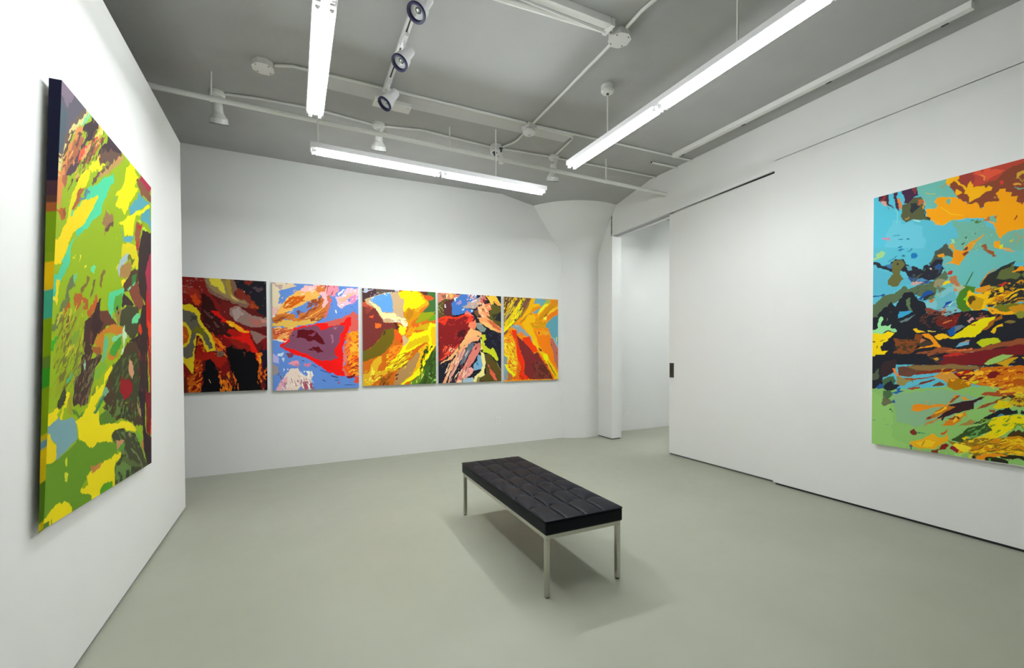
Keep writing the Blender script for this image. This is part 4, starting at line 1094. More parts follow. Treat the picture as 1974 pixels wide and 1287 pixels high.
# walls
struct(MB().box(XL - .15, XL, -6, 5.056, .020, 3.482).build('wall_left', M_WALL), 'white partition wall at the left, short of the ceiling')
struct(MB().box(XL - .14, XL - .012, -6, 5.045, 0, .020).build('gap_shade_left', M_DARK), 'strip coloured as the shade in the gap under the left partition')  # strip fills the gap; the shade there is put into its colour
struct(MB().box(-5, 8, YB, YB + .2, 0, 4.3).build('wall_back', M_WALL), 'white back wall with the five paintings')
struct(MB().box(-4.7, -4.5, -6, YB, 0, 4.3).build('wall_far_left', M_WALL))
struct(MB().box(-5, 8, -6.2, -6, 0, 4.3).build('wall_front', M_WALL))
wr = MB()
wr.box(XR, XR + .045, -6, 3.043, .022, 3.6)                                  # skin the door slides behind
wr.box(XR + .14, XR + .2, -6, 3.0, 0, 3.6)
wr.box(XR, XR + .2, -6, 3.043, 3.595, 4.3)
wr.hexa([(XR, 3.043, 3.492), (XR + .026, 3.043, 3.492), (XR + .026, 3.043, 4.3), (XR, 3.043, 4.3),
         (XR, 5.80, 3.424), (XR + .026, 5.80, 3.424), (XR + .026, 5.80, 4.3), (XR, 5.80, 4.3)])
wr.hexa([(XR + .14, 2.9, 3.492), (XR + .2, 2.9, 3.492), (XR + .2, 2.9, 4.3), (XR + .14, 2.9, 4.3),
         (XR + .14, 5.80, 3.424), (XR + .2, 5.80, 3.424), (XR + .2, 5.80, 4.3), (XR + .14, 5.80, 4.3)])
wr.box(XR, XR + .2, 5.78, YB + .02, .016, 4.3)                                # jamb
struct(wr.build('wall_right', M_WALL), 'white right wall with a doorway and door pocket')
bb = MB(); bb.box(XR + .012, XR + .044, -6, 3.02, 0, .022); bb.box(XR + .012, XR + .19, 5.795, YB, 0, .016)
struct(bb.build('gap_shade_right', M_DARK), 'strip coloured as the shade in the gap under the right wall')  # near-black fill in place of the shade below the wall
struct(MB().box(7.6, 7.8, -6, YB, 0, 4.3).build('wall_far_right', M_WALL))
struct(MB().box(XR + .2, 7.6, .8, 1.0, 0, 4.3).build('wall_next_room', M_WALL))
# sliding door hung in a track
dm = MB().hexa([(4.872, 2.3, .022), (4.917, 2.3, .022), (4.917, 2.3, 3.50), (4.872, 2.3, 3.50),
                (4.872, 4.592, .022), (4.917, 4.592, .022), (4.917, 4.592, 3.446), (4.872, 4.592, 3.446)])
door = struct(dm.build('door_1', M_DOOR, bevel=.002), 'tall white sliding door, partly open')
h = MB(); h.box(4.866, 4.8745, 4.504, 4.580, 1.112, 1.320)
pull = h.build('handle', M_BRONZE, door, bevel=.0015); pull['label'] = 'dark bronze flush pull handle'
h = MB(); h.box(4.8645, 4.8662, 4.522, 4.562, 1.135, 1.297); h.build('recess', M_BRONZE_IN, pull, bevel=.0006)
h = MB(); h.tube([(4.8655, 4.528, 1.142), (4.8655, 4.542, 1.158), (4.8655, 4.556, 1.142)], .0035, 8); h.build('thumb_catch', M_BRONZE, pull)
tr = MB()
tr.hexa([(4.878, 4.593, 3.466), (4.948, 4.593, 3.466), (4.948, 4.593, 3.55), (4.878, 4.593, 3.55), (4.878, 5.78, 3.434), (4.948, 5.78, 3.434), (4.948, 5.78, 3.53), (4.878, 5.78, 3.53)])
dk = MB().hexa([(XR + .0265, 3.05, 3.515), (XR + .139, 3.05, 3.515), (XR + .139, 3.05, 3.60), (XR + .0265, 3.05, 3.60), (XR + .0265, 5.779, 3.462), (4.8775, 5.779, 3.462), (4.8775, 5.779, 3.60), (XR + .0265, 5.779, 3.60)])
struct(dk.build('trim_3', M_DARK), 'box coloured as the shade in the slot above the sliding door')  # box darkens the slot by colour, standing in for its shade
struct(tr.build('trim_1', M_GREYMETAL), 'grey metal sliding track above the doorway')
struct(MB().box(4.886, 4.908, 2.9, 4.586, 0, .0215).build('trim_6', M_GAP_SHADE), 'dark strip added as the shadow line under the sliding door')  # added strip; the shadow line below the door is put into its colour
# column with flared capital
prof = [(0, .63), (3.13, .63)] + [(3.13 + .78 * t, .63 + .46 * (t ** 1.2)) for t in [k / 14 for k in range(1, 15)]]
n = 96; cm = MB(); vs = []; fs = []
for t, r in prof:
    vs += [(4.60 + r * math.cos(2 * math.pi * k / n), 6.74 + r * math.sin(2 * math.pi * k / n), t) for k in range(n)]
for i in range(len(prof) - 1):
    fs += [(i * n + k, i * n + (k + 1) % n, (i + 1) * n + (k + 1) % n, (i + 1) * n + k) for k in range(n)]
cm.add(vs, fs, True); colm = cm.build('trim_4', M_WALL)
# keep only the part of the column that stands in this room
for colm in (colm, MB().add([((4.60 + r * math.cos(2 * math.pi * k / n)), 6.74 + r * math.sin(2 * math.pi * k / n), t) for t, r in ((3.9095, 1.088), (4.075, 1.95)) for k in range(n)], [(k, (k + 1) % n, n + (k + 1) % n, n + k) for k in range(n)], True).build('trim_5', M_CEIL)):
  bm = bmesh.new(); bm.from_mesh(colm.data)
  for co, no in (((0, YB + .05, 0), (0, 1, 0)), ((XR + .05, 0, 0), (1, 0, 0))):
      bmesh.ops.bisect_plane(bm, geom=bm.verts[:] + bm.edges[:] + bm.faces[:], plane_co=co, plane_no=no, clear_outer=True)
  bm.to_mesh(colm.data); bm.free()
  struct(colm, 'round white column with a flared top in the corner' if colm.name == 'trim_4' else 'shallow thickening of the ceiling round the column')

# ------------------------------------------------------------------ lamps that light the room
def strip_light(name, label, x0, y0, along, z, length, rods, mt, group=None):
    """Two 1.22 m pairs of tubes end to end under a white channel; (x0, y0) is one end, z the tube axis."""
    L = thing(name, label, 'ceiling light', (x0, y0, z), group)
    ux, uy = along; px, py = -uy, ux
    def P(t, s, dz): return (x0 + ux * t + px * s, y0 + uy * t + py * s, z + dz)
    def bx(mb, t0, t1, s0, s1, a, b):
        A, B = P(t0, s0, a), P(t1, s1, b)
        return mb.box(min(A[0], B[0]), max(A[0], B[0]), min(A[1], B[1]), max(A[1], B[1]), A[2], B[2])
    hb = MB(); bx(hb, 0, length, -.060, .060, .0138, .062)
    hb.build('housing', M_FIX, L, bevel=.004)
    k = int(round(length / 1.22)); seg = length / k
    for i in range(k):
        for s in (-.034, .034):
            t0, t1 = i * seg + .035, (i + 1) * seg - .035
            MB().tube([P(t0 + .012, s, 0), P(t1 - .012, s, 0)], .0127, 16).build('tube', mt, L)
            for e in (t0, t1):
                m_ = MB(); d = .014 if e == t0 else -.014
                m_.tube([P(e - d * .3, s, 0), P(e + d, s, 0)], .0132, 14); m_.build('tube_cap', M_FIX, L)
                m_ = MB(); sg = -1 if e == t0 else 1
                bx(m_, min(e + sg * .004, e + sg * .022), max(e + sg * .004, e + sg * .022), s - .012, s + .012, -.016, .0137)
                m_.build('lamp_holder', M_FIX, L)
    for (X, Y, top, wide) in rods:
        r = MB().tube([(X, Y, z + .07), (X, Y, top)], .007, 10).build('hanger_rod', M_PIPE, L)
        if wide:
            c = MB().lathe((X, Y, top + .002), (0, 0, -1), [(0, .062), (.055, .062), (.072, .05), (.075, .012)], 20); c.build('canopy', M_PIPE, L)
            c = MB().lathe((X, Y, top - .07), (0, 0, -1), [(0, .011), (.022, .011)], 12); c.build('collar', M_SLOT, L)
    return L
strip_light('ceiling_light', 'lit twin tube strip light nearest the left partition, pointing towards the back wall',
            .166, 1.232, (0, 1), 3.31, 2.44, [(.166, 1.6, zc(0), True)], M_TUBE_L, 'strip lights under the ceiling')
strip_light('ceiling_light', 'long lit twin tube strip light at the right, running towards the sliding door',
            2.65, 1.34, (0, 1), 3.43, 2.50, [(2.70, 3.30, zc(2.7), True), (2.70, 1.96, zc(2.7), True)], M_TUBE, 'strip lights under the ceiling')
strip_light('ceiling_light', 'lit twin tube strip light hung crosswise in front of the back wall',
            .152, 4.28, (1, 0), 3.30, 2.442, [(.217, 4.28, 3.89, False), (1.984, 4.28, 3.89, False)], M_TUBE_B, 'strip lights under the ceiling')
strip_light('ceiling_light', 'strip light of the next room, beyond the doorway', 6.05, 3.0, (0, 1), 3.5, 2.44, [(6.05, 4.2, zc(XR), True)], M_BACKROOM)

# ------------------------------------------------------------------ paintings
def painted_face(name, quad, key, parent, nx, mirror=None):
    """Front of a canvas as a fine grid whose points carry the paint colours. quad = TL, TR, BR, BL seen from the front."""
    asp = ASPECT[key]; ny = int(nx * asp)
    c = paint(ART[key], nx, ny, asp)
    if mirror:
        u, keep_right = mirror; j = int(u * (nx - 1)) + 2
        if keep_right: c[:, :j] = c[:, j:2 * j][:, ::-1]
        else: c[:, j - 4:] = c[:, j - 4 - (nx - j + 4):j - 4][:, ::-1]
    e = max(2, int(.014 * nx))
    c[:e] = c[e]; c[-e:] = c[-e - 1]; c[:, :e] = c[:, e:e + 1]; c[:, -e:] = c[:, -e - 1:-e]
    tl, tr_, br, bl = [np.array(q, float) for q in quad]
    u = np.linspace(0, 1, nx)[None, :, None]; v = np.linspace(0, 1, ny)[:, None, None]
    P = (tl * (1 - u) + tr_ * u) * (1 - v) + (bl * (1 - u) + br * u) * v - np.array(parent.location)
    i = np.arange(nx * ny).reshape(ny, nx)
    F = np.stack([i[1:, :-1], i[1:, 1:], i[:-1, 1:], i[:-1, :-1]], -1).reshape(-1, 4)
    me = bpy.data.meshes.new(name)
    me.vertices.add(nx * ny); me.vertices.foreach_set('co', P.reshape(-1).astype(np.float32))
    me.loops.add(F.size); me.loops.foreach_set('vertex_index', F.reshape(-1).astype(np.int32))
    me.polygons.add(len(F)); me.polygons.foreach_set('loop_start', np.arange(0, F.size, 4, dtype=np.int32))
    at = me.color_attributes.new('paint', 'FLOAT_COLOR', 'POINT')
    g = np.ones((ny, nx, 4), np.float32); g[..., :3] = np.clip(c * ART_TONE[key], 0, .93)
    at.data.foreach_set('color', g.reshape(-1))
    me.update(calc_edges=True); me.validate()
    me.materials.append(M_PAINT)
    o = bpy.data.objects.new(name, me); COL.objects.link(o); o.parent = parent
    return o, c
def paint_mat():
    m = mat('acrylic_paint', (.5, .5, .5), .62, spec=.10, bump=(420, .10, .002))
    nt = m.node_tree; a = nt.nodes.new('ShaderNodeVertexColor'); a.layer_name = 'paint'
    nt.links.new(a.outputs['Color'], nt.nodes['Principled BSDF'].inputs['Base Color'])
    return m
M_PAINT = paint_mat()
ASPECT = {'p1': 1.372 / 1.04, 'p2': 1.372 / 1.047, 'p3': 1.355 / 1.042, 'p4': 1.35 / 1.034, 'p5': 1.357 / 1.024, 'pl': 1.88 / 1.45, 'pr': 2.245 / 1.40}
ART_TONE = {'p1': 1.05, 'p2': 1.12, 'p3': 1.12, 'p4': 1.12, 'p5': 1.12, 'pl': .74, 'pr': .95}
SMALL = [('p1', -1.345, -.302, 1.021, 2.390, 'darkest of the five small paintings, black and deep red with yellow outlines'),
         ('p2', -.238, .806, 1.004, 2.386, 'small painting of a purple and red triangle on blue, second in the row'),
         ('p3', .860, 1.904, 1.022, 2.377, 'small painting with a bright yellow dome and blue patch, middle of the row'),
         ('p4', 1.942, 2.980, 1.021, 2.372, 'small painting of a dark red wedge, pink streaks and black, fourth in the row'),
         ('p5', 3.031, 4.055, 1.012, 2.371, 'small orange and yellow painting nearest the round column')]
for k, x0, x1, z0, z1, lab in SMALL:
    p = thing('painting', lab, 'painting', ((x0 + x1) / 2, YB, z0), 'row of five paintings on the back wall')
    y = YB - .042
    painted_face('painted_canvas', [(x0, y, z1), (x1, y, z1), (x1, y, z0), (x0, y, z0)], k, p, 250 if k != 'p1' else 280, (.164, True) if k == 'p1' else None)
    s = MB(); t = .001
    s.box(x0, x1, y + t, YB - .004, z0, z0 + .03); s.box(x0, x1, y + t, YB - .004, z1 - .03, z1)
    s.box(x0, x0 + .03, y + t, YB - .004, z0 + .03, z1 - .03); s.box(x1 - .03, x1, y + t, YB - .004, z0 + .03, z1 - .03)
    s.build('stretcher', M_CANVAS_EDGE, p)
# the large canvas on the right wall
p = thing('painting', 'very large painting of sky blue, orange and black swirls on the right wall', 'painting', (XR, 1.4, .64))
x = XR - .042; Y0, Y1 = 2.104, .704
painted_face('painted_canvas', [(x, Y0, 2.881), (x, Y1, 2.881), (x, Y1, .652), (x, Y0, .636)], 'pr', p, 440, (.65, False))
s = MB(); s.box(x + .001, XR - .003, Y1, Y0, .64, .68); s.box(x + .001, XR - .003, Y1, Y0, 2.84, 2.88)
s.box(x + .001, XR - .003, Y1, Y1 + .04, .68, 2.84); s.box(x + .001, XR - .003, Y0 - .04, Y0, .68, 2.84)
s.build('stretcher', M_CANVAS_EDGE, p)
# the large canvas on the left partition: it leans a little out of the wall at the top
q = {'ftl': (-.8850, 2.530, 2.6735), 'fbl': (-.9050, 2.357, .796), 'ftr': (-.8900, 3.851, 2.6605), 'fbr': (-.9050, 3.817, .726)}
bk = {'ftl': (-.9220, 2.518, 2.667), 'fbl': (-.9200, 2.357, .781), 'ftr': (-.928, 3.851, 2.659), 'fbr': (-.925, 3.817, .728)}
p = thing('painting', 'tall lime green and yellow painting on the left partition wall', 'painting', (XL, 3.05, .735))
_, cl = painted_face('painted_canvas', [q['ftl'], q['ftr'], q['fbr'], q['fbl']], 'pl', p, 460)
# painted left side of that canvas
SIDE = [(0, '16182e'), (.20, '16182e'), (.235, '4a3038'), (.265, '5a3a30'), (.285, 'a85a2c'), (.305, '7fa010'), (.40, '86a410'), (.415, 'f0c008'), (.475, 'eec010'),
        (.485, '44b08c'), (.535, '44b08c'), (.545, '88a80c'), (.63, '6a8a30'), (.66, '3ca024'), (.70, '8aa80c'), (.76, '86a410'), (.80, 'd8c010'), (.815, '6f98a0'),
        (.83, 'e8c80c'), (.885, 'e8c80c'), (.895, '5c841c'), (.975, '5c841c'), (.985, 'e0c80c'), (1, '4c7420')]
ny = 240; me = bpy.data.meshes.new('canvas_side'); vs = []; fs = []; cols = []
for i in range(ny):
    v = i / (ny - 1)
    for a, b in (('ftl', 'fbl'), ('btl', 'bbl')):
        A, B = (q['ftl'], q['fbl']) if a[0] == 'f' else (bk['ftl'], bk['fbl'])
        vs.append(tuple(A[j] * (1 - v) + B[j] * v - p.location[j] for j in range(3)))
        hx = [c for t, c in SIDE if t <= v + .004 * math.sin(40 * v)][-1] if v > 0 else SIDE[0][1]
        cols += [*[min(.9, c * .9) for c in srgb(hx)], 1.0]
    if i: fs.append((2 * i - 2, 2 * i - 1, 2 * i + 1, 2 * i))
me.from_pydata(vs, [], fs); at = me.color_attributes.new('paint', 'FLOAT_COLOR', 'POINT'); at.data.foreach_set('color', cols)
me.materials.append(M_PAINT); o = bpy.data.objects.new('canvas_side', me); COL.objects.link(o); o.parent = p
o['label'] = 'painted side of the canvas, dark navy at the top'
s = MB()
def lerp(A, B, t): return tuple(A[i] * (1 - t) + B[i] * t for i in range(3))
def bar(a0, a1, b0, b1): s.hexa([a0, a1, b1, b0] + [tuple(Vector(w) + Vector(off)) for w, off in zip((a0, a1, b1, b0), [offs] * 4)])
F = {k: tuple(Vector(w) - Vector((.0015, 0, 0))) for k, w in q.items()}
ins = lambda w: (w[0], w[1] + (.006 if w[1] < 3 else 0), w[2])
F = {k: ins(w) for k, w in F.items()}; bk = {k: ins(w) for k, w in bk.items()}
for A, B, i2 in (('ftl', 'ftr', -.03), ('fbl', 'fbr', .03)):
    s.hexa([F[A], bk[A], (bk[A][0], bk[A][1], bk[A][2] + i2), (F[A][0], F[A][1], F[A][2] + i2), F[B], bk[B], (bk[B][0], bk[B][1], bk[B][2] + i2), (F[B][0], F[B][1], F[B][2] + i2)])
for A, B, i2 in (('ftr', 'fbr', -.03), ('ftl', 'fbl', .03)):
    s.hexa([F[A], bk[A], (bk[A][0], bk[A][1] + i2, bk[A][2]), (F[A][0], F[A][1] + i2, F[A][2]), F[B], bk[B], (bk[B][0], bk[B][1] + i2, bk[B][2]), (F[B][0], F[B][1] + i2, F[B][2])])
st = s.build('stretcher', M_CANVAS_EDGE, p)
for z, zz in ((2.45, .036), (.95, .012)):
    for yy in (2.6, 3.5):
        hk = MB(); hk.box(XL + .001, -.90 if z > 2 else -.91, yy - .03, yy + .03, z - .02, z + .02)
        hk.build('wall_cleat', M_CANVAS_EDGE, p)

# ------------------------------------------------------------------ bench
B = thing('bench', 'long black tufted leather bench on a square steel frame in mid floor', 'bench', (1.655, 2.98, 0))
bx0, bx1, by0, by1 = -.290, .290, -.765, .765
def bench_part(mb, name, m, parent, bevel=0):
    o = mb.build(name, m, None, bevel); o.parent = parent; return o
cu = bench_part(MB().box(bx0, bx1, by0, by1, .385, .467), 'seat_cushion', M_LEATHER, B, .012)
NX, NY = 4, 7; cw, cd = (bx1 - bx0) / NX, (by1 - by0) / NY
m = 17; rs = random.Random(4)
def tuft_mesh(near, far):        # leather square; inner cross seams sag into arcs
    me = bpy.data.meshes.new('tufted_square'); vs = []
    for i in range(m):
        for j in range(m):
            a, b = math.sin(math.pi * (i / (m - 1) - .5)), math.sin(math.pi * (j / (m - 1) - .5))
            hgt = .014 * (1 - abs(a) ** 10) ** .6 * (1 - abs(b) ** 10) ** .6 + .007 * (1 - a * a) * (1 - b * b) + .004 * b * (1 - a * a) * (1 - b ** 8)
            t = (b + 1) / 2; arc = .034 * (1 - a * a) * (near * (1 - t) + far * t)
            vs.append((a * cw / 2 * .988, b * cd / 2 * .988 + arc, hgt - .010))
    fs = [(i * m + j, (i + 1) * m + j, (i + 1) * m + j + 1, i * m + j + 1) for i in range(m - 1) for j in range(m - 1)]
    me.from_pydata(vs, [], fs); me.materials.append(M_LEATHER)
    for f in me.polygons: f.use_smooth = True
    return me
rows = [tuft_mesh(0, 1), tuft_mesh(1, 1), tuft_mesh(1, 0)]
for i in range(NX):
    for j in range(NY):
        o = bpy.data.objects.new('tufted_square', rows[0 if j == 0 else 2 if j == NY - 1 else 1]); COL.objects.link(o); o.parent = cu
        o.location = (bx0 + cw * (i + .5), by0 + cd * (j + .5), .4725)
        o.rotation_euler = (rs.uniform(-.008, .008), rs.uniform(-.010, .010), 0)
pz = .4745; c_ = .010
ring = []
for (cx, cy, a0) in ((bx1 - c_, by1 - c_, 0), (bx0 + c_, by1 - c_, 90), (bx0 + c_, by0 + c_, 180), (bx1 - c_, by0 + c_, 270)):
    for t in (0, 45, 90):
        a = math.radians(a0 + t); ring.append((cx + c_ * math.cos(a), cy + c_ * math.sin(a), pz - .004))
ring.append(ring[0])
bench_part(MB().tube(ring, .0042, 8, cap=False), 'piping', M_LEATHER, cu)
fr = MB(); zf0, zf1, w = .358, .3845, .028
fr.box(bx0 + .008, bx0 + .008 + w, by0 + .012, by1 - .012, zf0, zf1); fr.box(bx1 - .008 - w, bx1 - .008, by0 + .012, by1 - .012, zf0, zf1)
fr.box(bx0 + .008 + w, bx1 - .008 - w, by0 + .012, by0 + .012 + w, zf0, zf1); fr.box(bx0 + .008 + w, bx1 - .008 - w, by1 - .012 - w, by1 - .012, zf0, zf1)
bench_part(fr, 'frame', M_STEEL, B, .0015)
bench_part(MB().box(bx0 + .04, bx1 - .04, by0 + .05, by1 - .05, .366, .3846), 'seat_board', M_DARK, B)
for sx in (-1, 1):
    for sy in (-1, 1):
        X0 = bx0 + .008 if sx < 0 else bx1 - .008 - .028; Y0_ = by0 + .012 if sy < 0 else by1 - .012 - .028
        lg = bench_part(MB().box(X0, X0 + .028, Y0_, Y0_ + .028, .006, .3578), 'leg', M_STEEL, B, .0015)
        bench_part(MB().box(X0 + .003, X0 + .025, Y0_ + .003, Y0_ + .025, 0, .0065), 'foot', M_RUBBER, lg)
B.rotation_euler = (0, 0, math.radians(-1.15))

# ------------------------------------------------------------------ ceiling services
def pipe_thing(name, label, cat, pts, r, m=M_PIPE, group=None, n=12):
    o = MB().tube(pts, r, n).build(name, m, None, origin=pts[0]); return tag(o, label, cat, group)
def bend(pts, r=.06, n=5):
    """rounds the corners of a polyline"""
    P = [Vector(p) for p in pts]; out = [P[0]]
    for a, b, c in zip(P[:-2], P[1:-1], P[2:]):
        u, v = (a - b), (c - b); k = min(r, u.length / 2, v.length / 2)
        A, B_ = b + u.normalized() * k, b + v.normalized() * k
        for i in range(n + 1):
            t = i / n; out.append(A * (1 - t) ** 2 + b * (2 * t * (1 - t)) + B_ * t * t)
    out.append(P[-1]); return [tuple(p) for p in out]
# sprinkler pipe
S = thing('sprinkler_pipe', 'straight white pipe hung below the ceiling from left partition to right wall', 'pipe', (-4.49, 4.6, 3.735))
MB().tube([(-4.49, 4.6, 3.735), (XR + .005, 4.6, 3.735)], .0235, 14).build('pipe', M_PIPE, S)
for X in (-.63, 1.572, 3.735):
    MB().tube([(X, 4.6, 3.72), (X, 4.6, zc(X) + .005)], .0085, 10).build('hanger_rod', M_PIPE, S)
    MB().tube([(X - .012, 4.6, 3.735), (X + .012, 4.6, 3.735)], .0285, 14).build('pipe_clamp', M_PIPE, S)
MB().lathe((2.20, 4.6, 3.69), (0, 0, 1), [(0, .03), (.075, .03), (.08, .022), (.12, .02)], 16).build('tee_fitting', M_PIPE, S)
MB().lathe((2.20, 4.6, 3.808), (0, 0, 1), [(0, .011), (.05, .011), (.052, .024), (.058, .024)], 12).build('sprinkler_head', M_SLOT, S)
# conduits on the slab
def zz(x, r=.014): return zc(x) - r
pipe_thing('conduit', 'thin white conduit from the octagonal box at the left along the shallow ceiling beam', 'conduit',
           [(-.12, 4.24, zz(0)), (.02, 4.185, zz(0)), (1.2, 4.165, zz(1.2)), (2.30, 4.18, zz(2.3))], .013)
pipe_thing('conduit', 'thin white conduit from the smoke detector along the ceiling to the right wall', 'conduit',
           [(2.445, 4.19, zz(2.44)), (3.1, 4.18, zz(3.1)), (XR, 4.16, zz(XR))], .012)
pipe_thing('conduit', 'thin white conduit turning a corner between smoke detector and right flood lamp', 'conduit',
           bend([(2.44, 4.215, zz(2.44)), (2.98, 4.235, zz(2.98)), (3.03, 4.715, zz(3.03))], .09), .012)
pipe_thing('conduit', 'long white conduit from the smoke detector past the square junction box towards the camera', 'conduit',
           [(2.38, 4.15, zz(2.38)), (2.34, 2.80, zz(2.34))], .014)
pipe_thing('conduit', 'white conduit from the octagonal box by the bare channel to the top of the photo', 'conduit',
           [(2.33, 2.62, zz(2.33)), (2.315, 2.45, zz(2.3)), (2.33, 2.3, zz(2.33)), (2.30, -.5, zz(2.30))], .014)
pipe_thing('conduit', 'curved white conduit between the smoke detector and the round box above the pipe', 'conduit',
           bend([(2.385, 4.31, zz(2.38)), (2.40, 4.62, zz(2.38)), (2.318, 4.78, zz(2.3)), (2.305, 4.80, zz(2.3))], .2), .012)
pipe_thing('conduit', 'thin white conduit between the left and the middle flood lamps', 'conduit',
           [(-.56, 4.91, zz(0)), (-.3, 4.86, zz(0)), (.2, 4.82, zz(0)), (.80, 4.875, zz(.8))], .011)
pipe_thing('conduit', 'thin white conduit between the middle flood lamp and the round box', 'conduit',
           [(.92, 4.86, zz(.92)), (1.3, 4.78, zz(1.3)), (1.8, 4.82, zz(1.8)), (2.18, 4.85, zz(2.2))], .011)
pipe_thing('conduit', 'thin white conduit between the round box and the right flood lamp', 'conduit',
           [(2.312, 4.84, zz(2.3)), (2.975, 4.80, zz(3.0))], .011)
pipe_thing('conduit', 'thin white conduit from the right flood lamp to the right wall', 'conduit',
           [(3.117, 4.80, zz(3.1)), (XR, 4.79, zz(XR))], .011)
stub = pipe_thing('conduit', 'short cut off conduit stub by the right wall', 'conduit', [(4.36, 4.42, zz(4.36)), (XR, 4.41, zz(XR))], .012)
MB().tube([(4.355, 4.42, zz(4.36)), (4.3635, 4.42, zz(4.36))], .0105, 10).build('open_end', M_DARK, stub)
# surface raceway along the right wall
R_ = thing('raceway', 'long straight white surface raceway on the ceiling beside the right wall', 'raceway', (4.46, 1.38, 4.03))
ra = MB().hexa([(4.47, 1.385, 3.995), (4.53, 1.385, 3.995), (4.53, 1.385, 4.048), (4.47, 1.385, 4.048),
                (4.43, 4.13, 3.995), (4.49, 4.13, 3.995), (4.49, 4.13, 4.048), (4.43, 4.13, 4.048)])
ra.build('channel', M_PIPE, R_, bevel=.003)
for Y in (1.55, 2.35, 3.2, 4.02):
    X = 4.50 - .04 * (Y - 1.385) / 2.815
    MB().box(X + .025, X + .044, Y - .02, Y + .02, 3.992, 4.02).build('mounting_clip', M_SLOT, R_)
# smoke detector
D = thing('smoke_detector', 'round white smoke detector on its ceiling box where four conduits meet', 'smoke detector', (2.37, 4.235, zc(2.37)))
MB().box(2.315, 2.435, 4.18, 4.30, zc(2.37) - .05, zc(2.37) + .002, rot=.2).build('back_box', M_PLASTIC, D, bevel=.006)
MB().lathe((2.37, 4.235, zc(2.37) - .05), (0, 0, -1), [(0, .055), (.012, .055)], 24).build('base_plate', M_SLOT, D)
MB().lathe((2.37, 4.235, zc(2.37) - .062), (0, 0, -1), [(0, .072), (.022, .072), (.042, .056), (.05, .03), (.052, .012)], 28).build('head', M_PLASTIC, D)
MB().lathe((2.37, 4.225, zc(2.37) - .112), (0, 0, -1), [(0, .012), (.004, .011)], 14).build('test_button', M_GREYMETAL, D)
# junction boxes
def oct_box(label, x, y, rad, hgt, rot, group='ceiling junction boxes'):
    J = thing('junction_box', label, 'junction box', (x, y, zc(x)), group)
    z1 = zc(x) + .002
    vs = [(x + rad * math.cos(rot + k * math.pi / 4), y + rad * math.sin(rot + k * math.pi / 4), z) for z in (z1, z1 - hgt) for k in range(8)]
    MB().add(vs, [tuple(range(8))[::-1], tuple(range(8, 16))] + [(k, (k + 1) % 8, 8 + (k + 1) % 8, 8 + k) for k in range(8)]).build('box', M_PIPE, J, bevel=.004)
    vs = [(a * .3 * 0 + x + (rad + .006) * math.cos(rot + k * math.pi / 4), y + (rad + .006) * math.sin(rot + k * math.pi / 4), z) for a in (0,) for z in (z1 - hgt - .0005, z1 - hgt - .004) for k in range(8)]
    MB().add(vs, [tuple(range(8))[::-1], tuple(range(8, 16))] + [(k, (k + 1) % 8, 8 + (k + 1) % 8, 8 + k) for k in range(8)]).build('cover_plate', M_PLASTIC, J)
    for k in (0, 2, 4, 6):
        a = rot + (k + .5) * math.pi / 4
        MB().lathe((x + rad * .82 * math.cos(a), y + rad * .82 * math.sin(a), z1 - hgt - .0035), (0, 0, -1), [(0, .006), (.003, .005)], 8).build('screw', M_SLOT, J)
    return J
oct_box('octagonal white junction box alone on the ceiling left of the left strip light', -.21, 4.27, .085, .05, .3)
oct_box('octagonal white junction box at the end of the bare channel, top centre of the photo', 2.335, 2.71, .085, .055, .2)
# round box over the pipe with its dark stem
J = thing('junction_box', 'round white ceiling box with a black stem just above the hung pipe', 'junction box', (2.24, 4.83, zc(2.24)), 'ceiling junction boxes')
MB().lathe((2.24, 4.83, zc(2.24) + .002), (0, 0, -1), [(0, .07), (.085, .07), (.095, .06)], 20).build('box', M_PIPE, J)
MB().lathe((2.215, 4.81, zc(2.24) - .09), (0, 0, -1), [(0, .03), (.012, .03), (.014, .013), (.05, .016), (.052, .012), (.09, .012)], 14).build('stem', M_SLOT, J)
# feed box on the beam and a small square plate
J = thing('junction_box', 'flat white feed box on the shallow beam behind the last track spotlight', 'junction box', (.86, 4.25, 3.885), 'ceiling junction boxes')
MB().box(.70, 1.05, 4.19, 4.32, 3.85, 3.886).build('box', M_PIPE, J, bevel=.004)
for X in (.73, 1.02): MB().lathe((X, 4.22, 3.851), (0, 0, -1), [(0, .007), (.003, .006)], 8).build('screw', M_GREYMETAL, J)
pl = MB().box(.94, .99, 4.46, 4.53, zc(.9) - .006, zc(.9) + .002).build('ceiling_plate', M_PLASTIC, None, bevel=.0015, origin=(.96, 4.5, zc(.9)))
tag(pl, 'tiny square white plate on the ceiling beside the last track spotlight', 'plate')
# bare channel and tube at the top of the photograph
Cn = thing('strip_channel', 'unlit white surface channel with a slim tube beside it, top centre of the ceiling', 'ceiling channel', (1.2, 2.7, zc(1.2)))
ch = MB()
x0, x1 = 1.0, 2.16
ch.hexa([(x0, 2.60, zc(x0) - .055), (x0, 2.66, zc(x0) - .055), (x0, 2.66, zc(x0)), (x0, 2.60, zc(x0)),
         (x1, 2.60, zc(x1) - .055), (x1, 2.66, zc(x1) - .055), (x1, 2.66, zc(x1)), (x1, 2.60, zc(x1))])
ch.build('channel', M_PIPE, Cn, bevel=.003)
MB().box(1.0, 2.16, 2.66, 2.668, zc(1.0) - .058, zc(1.0) - .045).build('lip', M_PIPE, Cn)
MB().tube([(1.0, 2.775, zc(1.0) - .03), (2.19, 2.70, zc(2.1) - .03)], .019, 14).build('tube', M_PIPE, Cn)
MB().box(2.165, 2.20, 2.60, 2.715, zc(2.2) - .06, zc(2.2) - .001).build('end_bracket', M_PLASTIC, Cn, bevel=.002)
